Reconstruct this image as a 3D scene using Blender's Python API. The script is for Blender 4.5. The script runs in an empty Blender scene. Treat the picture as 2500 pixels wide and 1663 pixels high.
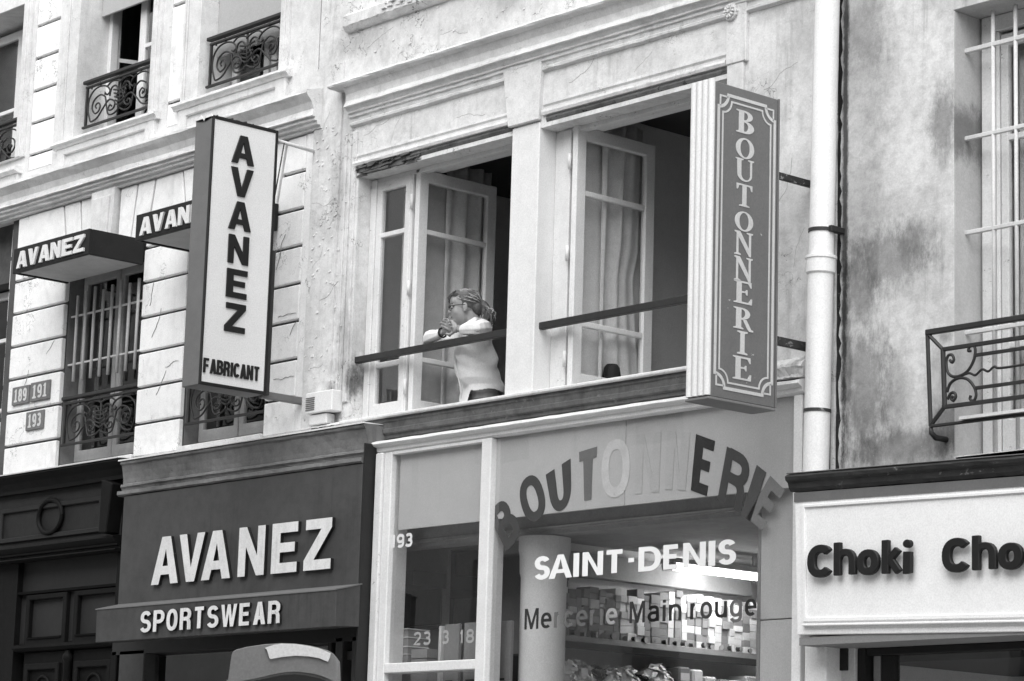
import bpy, bmesh, math, random
from mathutils import Vector, Matrix
from mathutils.geometry import tessellate_polygon
random.seed(7)
SC = bpy.context.scene
COL = SC.collection

# ------------------------------------------------------------------ camera
# world: x along the facades, y into the buildings (street at y < 0), z up, pavement at z = 0.12
CAM = Vector((0.0, -11.0, 1.6))
yaw, pitch, roll = -0.8520, 0.1876, 0.0302
fw = Vector((math.sin(yaw)*math.cos(pitch), math.cos(yaw)*math.cos(pitch), math.sin(pitch)))
rt = Vector((math.cos(yaw), -math.sin(yaw), 0)); up = rt.cross(fw)
r2 = rt*math.cos(roll) + up*math.sin(roll); u2 = up*math.cos(roll) - rt*math.sin(roll)
cd = bpy.data.cameras.new('camera'); cam = bpy.data.objects.new('camera', cd); COL.objects.link(cam)
cam.matrix_world = Matrix(((r2.x, u2.x, -fw.x, CAM.x), (r2.y, u2.y, -fw.y, CAM.y), (r2.z, u2.z, -fw.z, CAM.z), (0, 0, 0, 1)))
cd.sensor_width = 36; cd.lens = 36*6515.8/2500; cd.clip_start = 0.1; cd.clip_end = 2000
SC.camera = cam

# ------------------------------------------------------------------ daylight: overcast, monochrome film
w = bpy.data.worlds.new('World'); SC.world = w; w.use_nodes = True
nt = w.node_tree; bg = nt.nodes['Background']
sky = nt.nodes.new('ShaderNodeTexSky'); sky.sky_type = 'NISHITA'; sky.sun_disc = False
SUN_EL, SUN_AZ = math.radians(52), math.radians(152)          # azimuth clockwise from +y
sky.sun_elevation = SUN_EL; sky.sun_rotation = SUN_AZ
bw = nt.nodes.new('ShaderNodeRGBToBW'); nt.links.new(sky.outputs[0], bw.inputs[0])
nt.links.new(bw.outputs[0], bg.inputs['Color']); bg.inputs['Strength'].default_value = 0.15
sd = bpy.data.lights.new('sun', 'SUN'); sun = bpy.data.objects.new('sun', sd); COL.objects.link(sun)
sd.energy = 1.0; sd.angle = math.radians(65); sd.color = (1, 1, 1)
dirv = Vector((math.sin(SUN_AZ)*math.cos(SUN_EL), math.cos(SUN_AZ)*math.cos(SUN_EL), math.sin(SUN_EL)))
sun.rotation_euler = dirv.to_track_quat('Z', 'Y').to_euler(); sun.location = (-12, -12, 20)
SC.view_settings.view_transform = 'Standard'; SC.view_settings.look = 'None'
SC.view_settings.gamma = 1; SC.view_settings.use_curve_mapping = False
SC.view_settings.exposure = 1.5
SC.cycles.use_denoising = True; SC.cycles.denoiser = 'OPENIMAGEDENOISE'; SC.cycles.denoising_prefilter = 'ACCURATE'
SC.cycles.use_adaptive_sampling = False; SC.cycles.use_light_tree = False; SC.cycles.sample_clamp_indirect = 2.0; SC.cycles.sample_clamp_direct = 0
SC.cycles.max_bounces = 8; SC.cycles.transparent_max_bounces = 16

# ------------------------------------------------------------------ materials (monochrome)
def nodes(name):
    m = bpy.data.materials.new(name); m.use_nodes = True
    t = m.node_tree; return m, t, t.nodes['Principled BSDF']
def add(t, kind, **kw):
    n = t.nodes.new(kind)
    for k, v in kw.items(): setattr(n, k, v)
    return n
def val(t, op, a, b=None, c=None, clamp=False):
    n = add(t, 'ShaderNodeMath', operation=op, use_clamp=clamp)
    for i, x in enumerate((a, b, c)):
        if x is None: continue
        if isinstance(x, (int, float)): n.inputs[i].default_value = x
        else: t.links.new(x, n.inputs[i])
    return n.outputs[0]
def rng(t, x, a, b, lo=0., hi=1., smooth=True):
    n = add(t, 'ShaderNodeMapRange'); n.interpolation_type = 'SMOOTHSTEP' if smooth else 'LINEAR'
    t.links.new(x, n.inputs['Value'])
    for k, v in zip(('From Min', 'From Max', 'To Min', 'To Max'), (a, b, lo, hi)): n.inputs[k].default_value = v
    return n.outputs['Result']
def noise(t, vec, scale, detail=5, rough=.6, dist=0.):
    n = add(t, 'ShaderNodeTexNoise'); n.inputs['Scale'].default_value = scale; n.inputs['Detail'].default_value = detail
    n.inputs['Roughness'].default_value = rough; n.inputs['Distortion'].default_value = dist
    t.links.new(vec, n.inputs['Vector']); return n.outputs['Fac']
def mapped(t, vec, scale=(1, 1, 1), loc=(0, 0, 0)):
    n = add(t, 'ShaderNodeMapping'); n.inputs['Scale'].default_value = scale; n.inputs['Location'].default_value = loc
    t.links.new(vec, n.inputs['Vector']); return n.outputs[0]
def worn(name, base, rough=.85, mott=.12, streak=.0, grime=.0, cracks=.0, bump=.3, bscale=60., seed=0., chips=0., chipval=.3,
         blots=(), flakes=0., randv=0., spec=.3, geo=True, grain=.10):
    """painted / rendered / metal surface: mottling, vertical run-off streaks, dirt patches, cracks and chips"""
    m, t, b = nodes(name)
    if geo: vec = add(t, 'ShaderNodeNewGeometry').outputs['Position']
    else: vec = add(t, 'ShaderNodeTexCoord').outputs['Object']
    vec = mapped(t, vec, loc=(seed*3.1, seed*1.7, seed*2.3))
    c = val(t, 'SUBTRACT', 1., val(t, 'MULTIPLY', rng(t, noise(t, vec, 2.2), .3, .75), mott))
    c = val(t, 'MULTIPLY', c, val(t, 'SUBTRACT', 1., val(t, 'MULTIPLY', rng(t, noise(t, vec, 14, 4, .65), .35, .75), mott*.8)))
    if grain: c = val(t, 'MULTIPLY', c, rng(t, noise(t, vec, 105, 2, .75), .28, .72, 1-grain, 1+grain, False))
    if streak:
        s = noise(t, mapped(t, vec, (9, 9, .55)), 1.6, 6, .65); g = noise(t, vec, .9, 2)
        c = val(t, 'MULTIPLY', c, val(t, 'SUBTRACT', 1., val(t, 'MULTIPLY', val(t, 'MULTIPLY', rng(t, s, .5, .78), rng(t, g, .4, .65)), streak)))
    if grime:
        g = noise(t, mapped(t, vec, (1, 1, .7)), 1.1, 8, .68, .6)
        c = val(t, 'MULTIPLY', c, val(t, 'SUBTRACT', 1., val(t, 'MULTIPLY', rng(t, g, .52, .8), grime)))
    hgt = val(t, 'MULTIPLY', noise(t, vec, bscale, 6, .7), .3)
    hgt = val(t, 'ADD', hgt, val(t, 'MULTIPLY', noise(t, vec, bscale*.12, 4), .9))
    for (x, z, rx, rz, k) in blots:
        d = mapped(t, vec, (1/rx, 0, 1/rz), (-x/rx - seed*3.1/rx, 0, -z/rz - seed*2.3/rz))
        ln = add(t, 'ShaderNodeVectorMath', operation='LENGTH'); t.links.new(d, ln.inputs[0])
        wob = val(t, 'ADD', ln.outputs['Value'], val(t, 'MULTIPLY', val(t, 'SUBTRACT', noise(t, mapped(t, vec, (1.3, 1, .6)), 13, 8, .75), .5), 1.7))
        c = val(t, 'MULTIPLY', c, val(t, 'SUBTRACT', 1., rng(t, wob, .35, 1.15, k, 0.)))
    if cracks:
        v = add(t, 'ShaderNodeTexVoronoi', feature='DISTANCE_TO_EDGE'); v.inputs['Scale'].default_value = 2.6
        wv = add(t, 'ShaderNodeVectorMath', operation='ADD'); t.links.new(vec, wv.inputs[0])
        nz = add(t, 'ShaderNodeTexNoise'); nz.inputs['Scale'].default_value = 7; nz.inputs['Detail'].default_value = 6
        t.links.new(vec, nz.inputs['Vector']); t.links.new(nz.outputs['Color'], wv.inputs[1]); t.links.new(wv.outputs[0], v.inputs['Vector'])
        ck = rng(t, v.outputs['Distance'], .004, .016, 1., 0.); mk = rng(t, noise(t, vec, 2.4, 3), .5, .62)
        ck = val(t, 'MULTIPLY', ck, mk)
        c = val(t, 'MULTIPLY', c, val(t, 'SUBTRACT', 1., val(t, 'MULTIPLY', ck, cracks)))
        hgt = val(t, 'SUBTRACT', hgt, val(t, 'MULTIPLY', ck, .6))
    if flakes:   # flaking limewash: little curled islands with a dark edge
        v = add(t, 'ShaderNodeTexVoronoi', feature='F1'); v.inputs['Scale'].default_value = 15
        t.links.new(mapped(t, vec, (1, 1, .75)), v.inputs['Vector'])
        mk = rng(t, noise(t, vec, 2.1, 5, .7), .47, .66)
        hgt = val(t, 'ADD', hgt, val(t, 'MULTIPLY', val(t, 'MULTIPLY', v.outputs['Distance'], mk), flakes))
        c = val(t, 'MULTIPLY', c, val(t, 'SUBTRACT', 1., val(t, 'MULTIPLY', val(t, 'MULTIPLY', mk, rng(t, v.outputs['Distance'], .3, .8)), .16)))
    if chips:
        g = noise(t, mapped(t, vec, (1, 1, 1.6)), 16, 7, .75)
        mk = val(t, 'MULTIPLY', rng(t, g, .66-chips*.16, .70-chips*.16), rng(t, noise(t, vec, 1.7, 2), .35, .6))
        mix = add(t, 'ShaderNodeMix'); mix.data_type = 'FLOAT'
        t.links.new(mk, mix.inputs[0]); t.links.new(val(t, 'MULTIPLY', c, base), mix.inputs[2]); mix.inputs[3].default_value = chipval
        c = mix.outputs[0]; hgt = val(t, 'SUBTRACT', hgt, val(t, 'MULTIPLY', mk, .3))
    else: c = val(t, 'MULTIPLY', c, base)
    if randv:
        oi = add(t, 'ShaderNodeObjectInfo'); c = val(t, 'MULTIPLY', c, rng(t, oi.outputs['Random'], 0, 1, 1-randv, 1+randv*.4, False))
    t.links.new(c, b.inputs['Base Color'])
    b.inputs['Roughness'].default_value = rough; b.inputs['Specular IOR Level'].default_value = spec
    bp = add(t, 'ShaderNodeBump'); bp.inputs['Strength'].default_value = bump; bp.inputs['Distance'].default_value = .01
    t.links.new(hgt, bp.inputs['Height']); t.links.new(bp.outputs[0], b.inputs['Normal'])
    return m
def glass(name, tint=.95, refl=1.0, ior=1.5):
    m = bpy.data.materials.new(name); m.use_nodes = True; t = m.node_tree; t.nodes.clear()
    o = add(t, 'ShaderNodeOutputMaterial'); mx = add(t, 'ShaderNodeMixShader'); tr = add(t, 'ShaderNodeBsdfTransparent'); gl = add(t, 'ShaderNodeBsdfGlossy')
    tr.inputs[0].default_value = (tint,)*3 + (1,); gl.inputs['Roughness'].default_value = .015; gl.inputs[0].default_value = (.95,)*3 + (1,)
    fr = add(t, 'ShaderNodeFresnel'); fr.inputs['IOR'].default_value = ior
    geo = add(t, 'ShaderNodeNewGeometry'); nz = noise(t, geo.outputs['Position'], 1.3, 2)
    bp = add(t, 'ShaderNodeBump'); bp.inputs['Strength'].default_value = .04; bp.inputs['Distance'].default_value = .02
    t.links.new(nz, bp.inputs['Height']); t.links.new(bp.outputs[0], gl.inputs['Normal'])
    t.links.new(val(t, 'MULTIPLY', val(t, 'MULTIPLY', fr.outputs[0], val(t, 'SUBTRACT', 1., geo.outputs['Backfacing'])), refl), mx.inputs[0])
    t.links.new(tr.outputs[0], mx.inputs[1]); t.links.new(gl.outputs[0], mx.inputs[2]); t.links.new(mx.outputs[0], o.inputs[0])
    return m
def lit(name, e):
    m, t, b = nodes(name); b.inputs['Emission Color'].default_value = (1, 1, 1, 1); b.inputs['Emission Strength'].default_value = e
    b.inputs['Base Color'].default_value = (.8, .8, .8, 1)
    m.cycles.emission_sampling = 'NONE'; return m   # the lamp's area light does the lighting

M = {
 'stone': worn('limewashed_stone', .87, mott=.10, streak=.16, grime=.12, cracks=.7, bump=.22, flakes=.2, chips=.09, chipval=.42),
 'joint': worn('dirty_joint', .10, mott=.3, bump=.4),
 'stucco': worn('stucco_moulding', .72, mott=.18, streak=.26, grime=.2, bump=.35, cracks=.35, chips=.1, chipval=.4, seed=2),
 'limewash': worn('flaking_limewash', .72, mott=.2, streak=.34, grime=.26, cracks=.8, bump=.5, flakes=.6, chips=.13, chipval=.34, seed=3,
                  blots=[(-14.42, 4.52, .13, .2, .75), (-14.2, 4.70, .07, .2, .75), (-14.3, 4.95, .1, .5, .25), (-10.5, 5.6, .3, .7, .12), (-14.45, 6.05, .1, .3, .2), (-14.3, 7.1, .35, .12, .22), (-14.0, 6.98, .1, .14, .2),
                         (-13.2, 7.32, .6, .09, .55), (-12.75, 7.1, .3, .15, .2), (-10.35, 6.5, .18, .12, .25), (-10.1, 6.3, .15, .25, .18)]),
 'plaster_r': worn('stained_render', .68, mott=.30, streak=.5, grime=.45, bump=.7, bscale=30, seed=5, chips=.08, chipval=.36,
                  blots=[(-9.05, 5.56, .12, .25, .55), (-9.44, 4.85, .34, .22, .5), (-9.66, 4.72, .16, .32, .42), (-9.25, 4.93, .17, .17, .38), (-9.6, 4.15, .2, .42, .45), (-9.62, 6.2, .2, .26, .28), (-9.3, 3.78, .62, .13, .5), (-9.0, 3.86, .2, .2, .55), (-9.4, 4.1, .13, .3, .32), (-9.765, 5.4, .028, 2.6, .85), (-9.75, 4.3, .05, .7, .5), (-9.05, 4.36, .06, .05, .4), (-9.66, 5.2, .24, 2.6, .24)]),
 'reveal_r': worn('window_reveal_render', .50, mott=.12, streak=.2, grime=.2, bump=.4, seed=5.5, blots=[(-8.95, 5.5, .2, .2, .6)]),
 'reveal_g': worn('grey_reveal', .20, mott=.25, grime=.4, streak=.3, bump=.3, seed=5.8), 'dullpaint': worn('dull_window_paint', .38, rough=.6, mott=.15, grime=.3, bump=.15, seed=6.5),  # reveal_g: darker grey on the reveals and heads of the lower windows
 'whitepaint': worn('white_paint', .74, rough=.55, mott=.07, grime=.12, bump=.1, seed=6, streak=.1),
 'oldwhite': worn('weathered_white_paint', .70, rough=.6, mott=.1, grime=.15, streak=.2, bump=.2, chips=.28, chipval=.28, seed=7),
 'beam': worn('weathered_grey_paint', .14, rough=.7, mott=.45, grime=.5, streak=.4, bump=.6, chips=.38, chipval=.2, seed=8),
 'coving': worn('grey_coving_paint', .19, rough=.7, mott=.3, grime=.55, streak=.5, bump=.4, chips=.22, chipval=.06, seed=8.5),
 'lintelwood': worn('rotten_lintel_wood', .15, mott=.5, grime=.5, bump=1.0, chips=.5, chipval=.03, seed=9),
 'iron': worn('black_iron', .028, rough=.55, mott=.3, bump=.25, seed=10, spec=.4),
 'iron_g': worn('worn_dark_iron', .05, rough=.6, mott=.4, bump=.3, chips=.6, chipval=.3, seed=11),
 'bar': worn('pale_bar_paint', .62, rough=.5, mott=.15, grime=.2, bump=.15, seed=12),
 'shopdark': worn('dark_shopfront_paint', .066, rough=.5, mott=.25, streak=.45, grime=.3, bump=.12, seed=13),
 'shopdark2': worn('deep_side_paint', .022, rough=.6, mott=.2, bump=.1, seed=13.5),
 'door': worn('dark_door_varnish', .007, rough=.65, mott=.4, bump=.3, seed=14, spec=.15),
 'door2': worn('dark_overdoor_paint', .020, rough=.6, mott=.3, grime=.3, bump=.3, seed=14.5, spec=.25),
 'canopy': worn('dark_sign_enamel', .018, rough=.6, mott=.2, bump=.1, seed=15, spec=.2, chips=.12, chipval=.2),
 'soffit': worn('canopy_soffit', .50, mott=.12, streak=.1, grime=.25, bump=.1, seed=16),
 'signwhite': worn('opal_sign_face', .72, rough=.45, mott=.04, grime=.05, bump=.03, seed=17, streak=.05),
 'signgrey': worn('grey_sign_enamel', .15, rough=.5, mott=.12, grime=.12, bump=.06, seed=18),
 'signblue': worn('boutonnerie_sign_paint', .155, rough=.5, mott=.08, grime=.12, bump=.05, seed=19, chips=.06, chipval=.6),
 'letterwhite': worn('white_letter', .74, rough=.5, mott=.14, streak=.3, grime=.3, chips=.1, chipval=.2, bump=.06, seed=20),
 'decal': worn('white_vinyl_letter', .86, rough=.4, mott=.02, bump=.02, seed=20.5, grain=.02),
 'letterblack': worn('black_letter', .016, rough=.5, mott=.2, bump=.05, seed=21, spec=.25),
 'letterdark': worn('dark_grey_letter', .065, rough=.5, mott=.1, bump=.02, seed=22, spec=.2),
 'lettermid': worn('mid_grey_letter', .20, rough=.5, mott=.1, bump=.02, seed=23, spec=.2),
 'lettergrey': worn('faded_dark_letter', .11, rough=.5, mott=.1, bump=.02, seed=23.2, spec=.2), 'lettersoft': worn('faded_grey_letter', .30, rough=.5, mott=.15, bump=.02, seed=23.5, spec=.2),
 'letterpale': worn('pale_grey_letter', .57, rough=.5, mott=.06, bump=.02, seed=24, spec=.2),
 'lettercream': worn('cream_sign_letter', .60, rough=.5, mott=.1, grime=.15, bump=.03, seed=25),
 'plaque': worn('house_number_enamel', .19, rough=.4, mott=.25, grime=.2, bump=.1, seed=26),
 'glass': glass('window_glass', .95, 1.8), 'shopglass': glass('shop_glass', .93, 1.9),
 'curtain': worn('curtain_cloth', .85, mott=.15, bump=.1, seed=27), 'blind': worn('roller_blind', .42, mott=.06, streak=.1, bump=.05, seed=28),
 'net': worn('net_curtain', .64, mott=.15, streak=.2, bump=.2, seed=29),
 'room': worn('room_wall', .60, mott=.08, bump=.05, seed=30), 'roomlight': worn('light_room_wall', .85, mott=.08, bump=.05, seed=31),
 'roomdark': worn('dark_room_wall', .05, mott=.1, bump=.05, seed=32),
 'bulkhead': worn('painted_bulkhead', .60, mott=.05, streak=.10, grime=.06, bump=.05, seed=33),
 'ceiling': worn('shop_ceiling', .45, mott=.2, grime=.3, bump=.3, seed=34),
 'column': worn('plaster_column', .84, mott=.06, bump=.35, seed=35), 'shelf': worn('shelf_board', .30, mott=.1, bump=.1, seed=36),
 'cardpale': worn('pale_cardboard', .78, mott=.1, bump=.05, seed=37, randv=.3), 'cardgrey': worn('grey_cardboard', .27, mott=.1, bump=.05, seed=38, randv=.4),
 'reel': worn('dark_reel', .02, mott=.2, bump=.1, seed=39), 'yarn': worn('pale_tulle', .86, mott=.15, bump=.5, seed=40, randv=.25), 'yarndark': worn('dark_tulle', .05, mott=.3, bump=.5, seed=41),
 'board': worn('display_board', .24, mott=.08, bump=.03, seed=42), 'chokiwhite': worn('fascia_white_paint', .83, rough=.45, mott=.05, grime=.06, bump=.05, seed=43, streak=.06),
 'lead': worn('weathered_lead', .035, rough=.6, mott=.4, bump=.5, chips=.35, chipval=.16, seed=44),
 'pipe': worn('white_pvc', .80, rough=.4, mott=.05, grime=.16, bump=.03, seed=45, streak=.2),
 'kiosk': worn('kiosk_grey_plastic', .22, rough=.45, mott=.08, bump=.06, seed=46), 'kioskwhite': worn('kiosk_white_plastic', .74, rough=.35, mott=.04, bump=.03, seed=47),
 'asphalt': worn('asphalt', .05, mott=.3, bump=.6, bscale=90, seed=48), 'paving': worn('pavement_stone', .36, mott=.2, grime=.3, bump=.3, seed=49),
 'opp': worn('opposite_plaster', .45, mott=.15, streak=.3, bump=.3, seed=50), 'dirt': worn('dark_dirt', .03, mott=.4, bump=.6, seed=51, chips=.35, chipval=.22), 'crack': worn('crack_grey', .26, mott=.4, bump=.2, seed=51.5),  # crack: mid-grey for the drawn hairline cracks
 'skin': worn('skin', .30, rough=.5, mott=.08, bump=.05, seed=52, geo=False, grain=0), 'hair': worn('grey_brown_hair', .11, rough=.45, mott=.35, bump=.8, bscale=120, seed=53, streak=.4),
 'shirt': worn('white_shirt', .72, mott=.05, bump=.12, bscale=25, seed=54), 'jeans': worn('denim', .10, mott=.2, bump=.2, seed=55), 'hairlight': worn('hair_highlight', .42, rough=.4, mott=.2, bump=.2, seed=57), 'lip': worn('lip_tone', .17, rough=.4, bump=.0, seed=56, grain=0),
}
LAMP = lit('fluorescent_tube', 7.0)

# ------------------------------------------------------------------ mesh helpers
def S(x, z, ya, yb):
    """a point measured on the depth plane ya, taken to the plane yb on the same line of sight"""
    k = (11+yb)/(11+ya); return x*k, 1.6+(z-1.6)*k
class MB:
    def __init__(s): s.v = []; s.f = []
    def add(s, vs, fs):
        o = len(s.v); s.v += [tuple(p) for p in vs]; s.f += [tuple(i+o for i in f) for f in fs]; return s
    def box(s, x0, x1, y0, y1, z0, z1):
        return s.add([(x, y, z) for x in (x0, x1) for y in (y0, y1) for z in (z0, z1)],
                     [(0, 1, 3, 2), (4, 6, 7, 5), (0, 4, 5, 1), (2, 3, 7, 6), (0, 2, 6, 4), (1, 5, 7, 3)])
    def prism(s, poly, y0, y1, holes=(), fn=None):
        """2-D polygon (x, z) with holes, from y0 (front) to y1"""
        fn = fn or (lambda a, b, d: (a, d, b))
        loops = [list(poly)] + [list(h) for h in holes]; flat = [p for l in loops for p in l]; n = len(flat)
        tris = tessellate_polygon([[Vector((a, b, 0)) for a, b in l] for l in loops]) if (holes or len(poly) > 4) else None
        fr = [tuple(t) for t in tris] if tris else [tuple(range(n))]
        fs = list(fr) + [tuple(i+n for i in reversed(t)) for t in fr]; o = 0
        for l in loops:
            k = len(l); fs += [(o+i, o+(i+1) % k, o+(i+1) % k+n, o+i+n) for i in range(k)]; o += k
        return s.add([fn(a, b, y0) for a, b in flat] + [fn(a, b, y1) for a, b in flat], fs)
    def sweep(s, prof, x0, x1, seg=1, wear=0., skip=()):
        """closed profile [(out, z)] run along x"""
        n = len(prof); vs = []; fs = []
        for k in range(seg+1):
            x = x0+(x1-x0)*k/seg
            for i, (o, z) in enumerate(prof):
                j = wear if o > 0.02 else 0
                vs.append((x, -o+random.uniform(-j, j), z+random.uniform(-j, j)))
        for k in range(seg):
            for i in range(n): fs.append((k*n+i, k*n+(i+1) % n, (k+1)*n+(i+1) % n, (k+1)*n+i))
        fs += [tuple(range(n)), tuple(range(seg*n, seg*n+n))]
        return s.add(vs, fs)
    def tube(s, pts, r, n=6, cap=True):
        pts = [Vector(p) for p in pts]; k = len(pts); vs = []; fs = []
        ref = None
        for i, p in enumerate(pts):
            d = (pts[min(i+1, k-1)]-pts[max(i-1, 0)]).normalized()
            a = d.orthogonal().normalized() if ref is None else (ref-d*ref.dot(d)).normalized()
            ref = a; b = d.cross(a); rr = r[i] if isinstance(r, (list, tuple)) else r
            vs += [p+(a*math.cos(2*math.pi*j/n)+b*math.sin(2*math.pi*j/n))*rr for j in range(n)]
        for i in range(k-1): fs += [(i*n+j, i*n+(j+1) % n, (i+1)*n+(j+1) % n, (i+1)*n+j) for j in range(n)]
        if cap: fs += [tuple(range(n)), tuple(range((k-1)*n, k*n))]
        return s.add(vs, fs)
    def lathe(s, prof, c, n=24):
        vs = []; fs = []
        for (r, z) in prof: vs += [(c[0]+r*math.cos(2*math.pi*j/n), c[1]+r*math.sin(2*math.pi*j/n), z) for j in range(n)]
        for i in range(len(prof)-1): fs += [(i*n+j, i*n+(j+1) % n, (i+1)*n+(j+1) % n, (i+1)*n+j) for j in range(n)]
        fs += [tuple(range(n)), tuple(range((len(prof)-1)*n, len(prof)*n))]
        return s.add(vs, fs)
    def build(s, name, mat, parent=None, bevel=0., smooth=False, auto=0, **props):
        off = wloc(parent) if parent else Vector()
        me = bpy.data.meshes.new(name); me.from_pydata([Vector(p)-off for p in s.v], [], s.f)
        bm = bmesh.new(); bm.from_mesh(me)
        bmesh.ops.recalc_face_normals(bm, faces=bm.faces)
        if bevel:
            es = [e for e in bm.edges if len(e.link_faces) == 2 and e.calc_face_angle(0) > .6]
            bmesh.ops.bevel(bm, geom=es, offset=bevel, segments=1, affect='EDGES', profile=.5, clamp_overlap=True)
        bm.to_mesh(me); bm.free()
        if smooth:
            for p in me.polygons: p.use_smooth = True
            if auto: me.set_sharp_from_angle(angle=math.radians(auto))
        me.materials.append(M[mat] if isinstance(mat, str) else mat)
        o = bpy.data.objects.new(name, me); COL.objects.link(o)
        if parent: o.parent = parent
        for k, v in props.items(): o[k] = v
        return o
def wloc(o):
    v = Vector()
    while o: v += Vector(o.location); o = o.parent
    return v
def thing(name, loc, label, cat, group=None):
    o = bpy.data.objects.new(name, None); COL.objects.link(o); o.location = loc; o.empty_display_size = .2
    o['label'] = label; o['category'] = cat
    if group: o['group'] = group
    return o
def box(name, mat, parent, x0, x1, y0, y1, z0, z1, bevel=.004, **p): return MB().box(x0, x1, y0, y1, z0, z1).build(name, mat, parent, bevel, **p)

# ------------------------------------------------------------------ lettering: grotesque capitals drawn as strokes
def arc(cx, cy, rx, ry, a0, a1, n=14, p=2.3):
    out = []
    for i in range(n+1):
        a = math.radians(a0+(a1-a0)*i/n); c, s_ = math.cos(a), math.sin(a)
        out.append((cx+rx*math.copysign(abs(c)**(2/p), c), cy+ry*math.copysign(abs(s_)**(2/p), s_)))
    return out
SK = {  # centre lines in a unit box (0..1 wide, 0..1 tall)
 'O': [(arc(.5, .5, .5, .5, 0, 360, 28)[:-1], 1)], 'C': [(arc(.5, .5, .5, .5, 38, 322, 24), 0)],
 'S': [(arc(.5, .755, .47, .245, 22, 270, 14, 2.1)+arc(.5, .255, .5, .255, 88, -158, 14, 2.1), 0)],
 'U': [([(0, 1)]+arc(.5, .36, .5, .36, 180, 360, 14)+[(1, 1)], 0)],
 'T': [([(-.06, 1), (1.06, 1)], 0), ([(.5, 1), (.5, -.08)], 0)], 'I': [([(.5, 1.08), (.5, -.08)], 0)],
 'E': [([(1, 1), (0, 1), (0, 0), (1, 0)], 0), ([(0, .52), (.9, .52)], 0)], 'F': [([(1, 1), (0, 1), (0, -.1)], 0), ([(0, .5), (.88, .5)], 0)],
 'B': [([(0, -.1), (0, 1.1)], 0), ([(0, 1), (.45, 1)]+arc(.45, .77, .47, .23, 90, -90, 10)+[(0, .54)], 0), ([(0, .54), (.45, .54)]+arc(.5, .27, .5, .27, 90, -90, 10)+[(0, 0)], 0)],
 'P': [([(0, -.1), (0, 1.1)], 0), ([(0, 1), (.5, 1)]+arc(.5, .73, .5, .27, 90, -90, 10)+[(0, .46)], 0)],
 'R': [([(0, -.1), (0, 1.1)], 0), ([(0, 1), (.48, 1)]+arc(.48, .75, .5, .25, 90, -90, 10)+[(0, .5)], 0), ([(.5, .5)]+arc(.5, .22, .44, .28, 90, 0, 8)+[(.96, -.1)], 0)],
 'D': [([(0, 0), (0, 1), (.4, 1)]+arc(.4, .5, .6, .5, 88, -88, 16)+[(.4, 0)], 1)],
 '-': [([(0, .42), (1, .42)], 0)],
 'c': [(arc(.5, .36, .5, .36, 40, 320, 20), 0)], 'o': [(arc(.5, .36, .5, .36, 0, 360, 24)[:-1], 1)],
 'e': [([(.02, .37), (1, .37)]+arc(.5, .36, .5, .36, 2, 310, 20), 0)], 'i': [([(.5, .78), (.5, -.08)], 0), ([(.5, 1.06), (.5, .90)], 0)],
 'r': [([(0, .78), (0, -.08)], 0), (arc(.75, .36, .75, .36, 180, 95, 8), 0)],
 'n': [([(0, .78), (0, -.08)], 0), (arc(.5, .4, .5, .32, 170, 0, 10)+[(1, -.08)], 0)], 'u': [([(0, .78)]+arc(.5, .3, .5, .3, 180, 350, 10), 0), ([(1, .78), (1, -.08)], 0)],
 'a': [(arc(.5, .5, .44, .22, 165, 0, 8)+[(.95, -.05)], 0), ([(.95, .42)]+arc(.46, .2, .46, .2, 80, 330, 12), 0)],
 'g': [(arc(.5, .36, .5, .36, 0, 360, 24)[:-1], 1), ([(1, .78), (1, -.05)]+arc(.5, -.05, .5, .24, 0, -160, 10), 0)],
 'h': [([(0, 1.08), (0, -.08)], 0), (arc(.5, .4, .5, .32, 170, 0, 10)+[(1, -.08)], 0)],
 'k': [([(0, 1.08), (0, -.08)], 0), ([(.95, .74), (.05, .28)], 0), ([(.3, .42), (1, -.06)], 0)],
 '1': [([(.55, 1.08), (.55, -.08)], 0), ([(.55, .96), (.1, .72)], 0)],
 '9': [(arc(.5, .7, .5, .3, 0, 360, 22)[:-1], 1), ([(1, .7)]+arc(.5, .3, .5, .3, 0, -140, 12), 0)],
 '3': [(arc(.48, .755, .46, .245, 150, -80, 12)+[(.38, .51)], 0), ([(.4, .515)]+arc(.48, .26, .52, .26, 80, -150, 12), 0)],
 '2': [(arc(.5, .72, .5, .28, 165, -25, 10)+[(.02, .0), (1.05, 0)], 0)],
 '8': [(arc(.5, .76, .43, .24, 0, 360, 20)[:-1], 1), (arc(.5, .26, .5, .26, 0, 360, 20)[:-1], 1)],
}
POLY = {  # letters cut from straight shapes: (outline, holes) with 0..1 box
 'A': ([(0, 0), (.34, 1), (.66, 1), (1, 0), (.72, 0), (.655, .2), (.345, .2), (.28, 0)], [[(.4, .38), (.5, .74), (.6, .38)]]),
 'V': ([(0, 1), (.29, 1), (.5, .3), (.71, 1), (1, 1), (.66, 0), (.34, 0)], []),
 'N': ([(0, 0), (0, 1), (.29, 1), (.72, .4), (.72, 1), (1, 1), (1, 0), (.71, 0), (.28, .6), (.28, 0)], []),
 'Z': ([(0, 0), (0, .2), (.62, .8), (.04, .8), (.04, 1), (1, 1), (1, .81), (.37, .2), (1, .2), (1, 0)], []),
 'W': ([(0, 1), (.2, 1), (.3, .35), (.41, 1), (.59, 1), (.7, .35), (.8, 1), (1, 1), (.8, 0), (.6, 0), (.5, .6), (.4, 0), (.2, 0)], []),
 'M': ([(0, 0), (0, 1), (.27, 1), (.5, .34), (.73, 1), (1, 1), (1, 0), (.77, 0), (.77, .66), (.58, 0), (.42, 0), (.23, .66), (.23, 0)], []),
 'E': ([(0, 0), (0, 1), (1, 1), (1, .8), (.33, .8), (.33, .6), (.9, .6), (.9, .41), (.33, .41), (.33, .2), (1, .2), (1, 0)], []),
}
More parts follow.
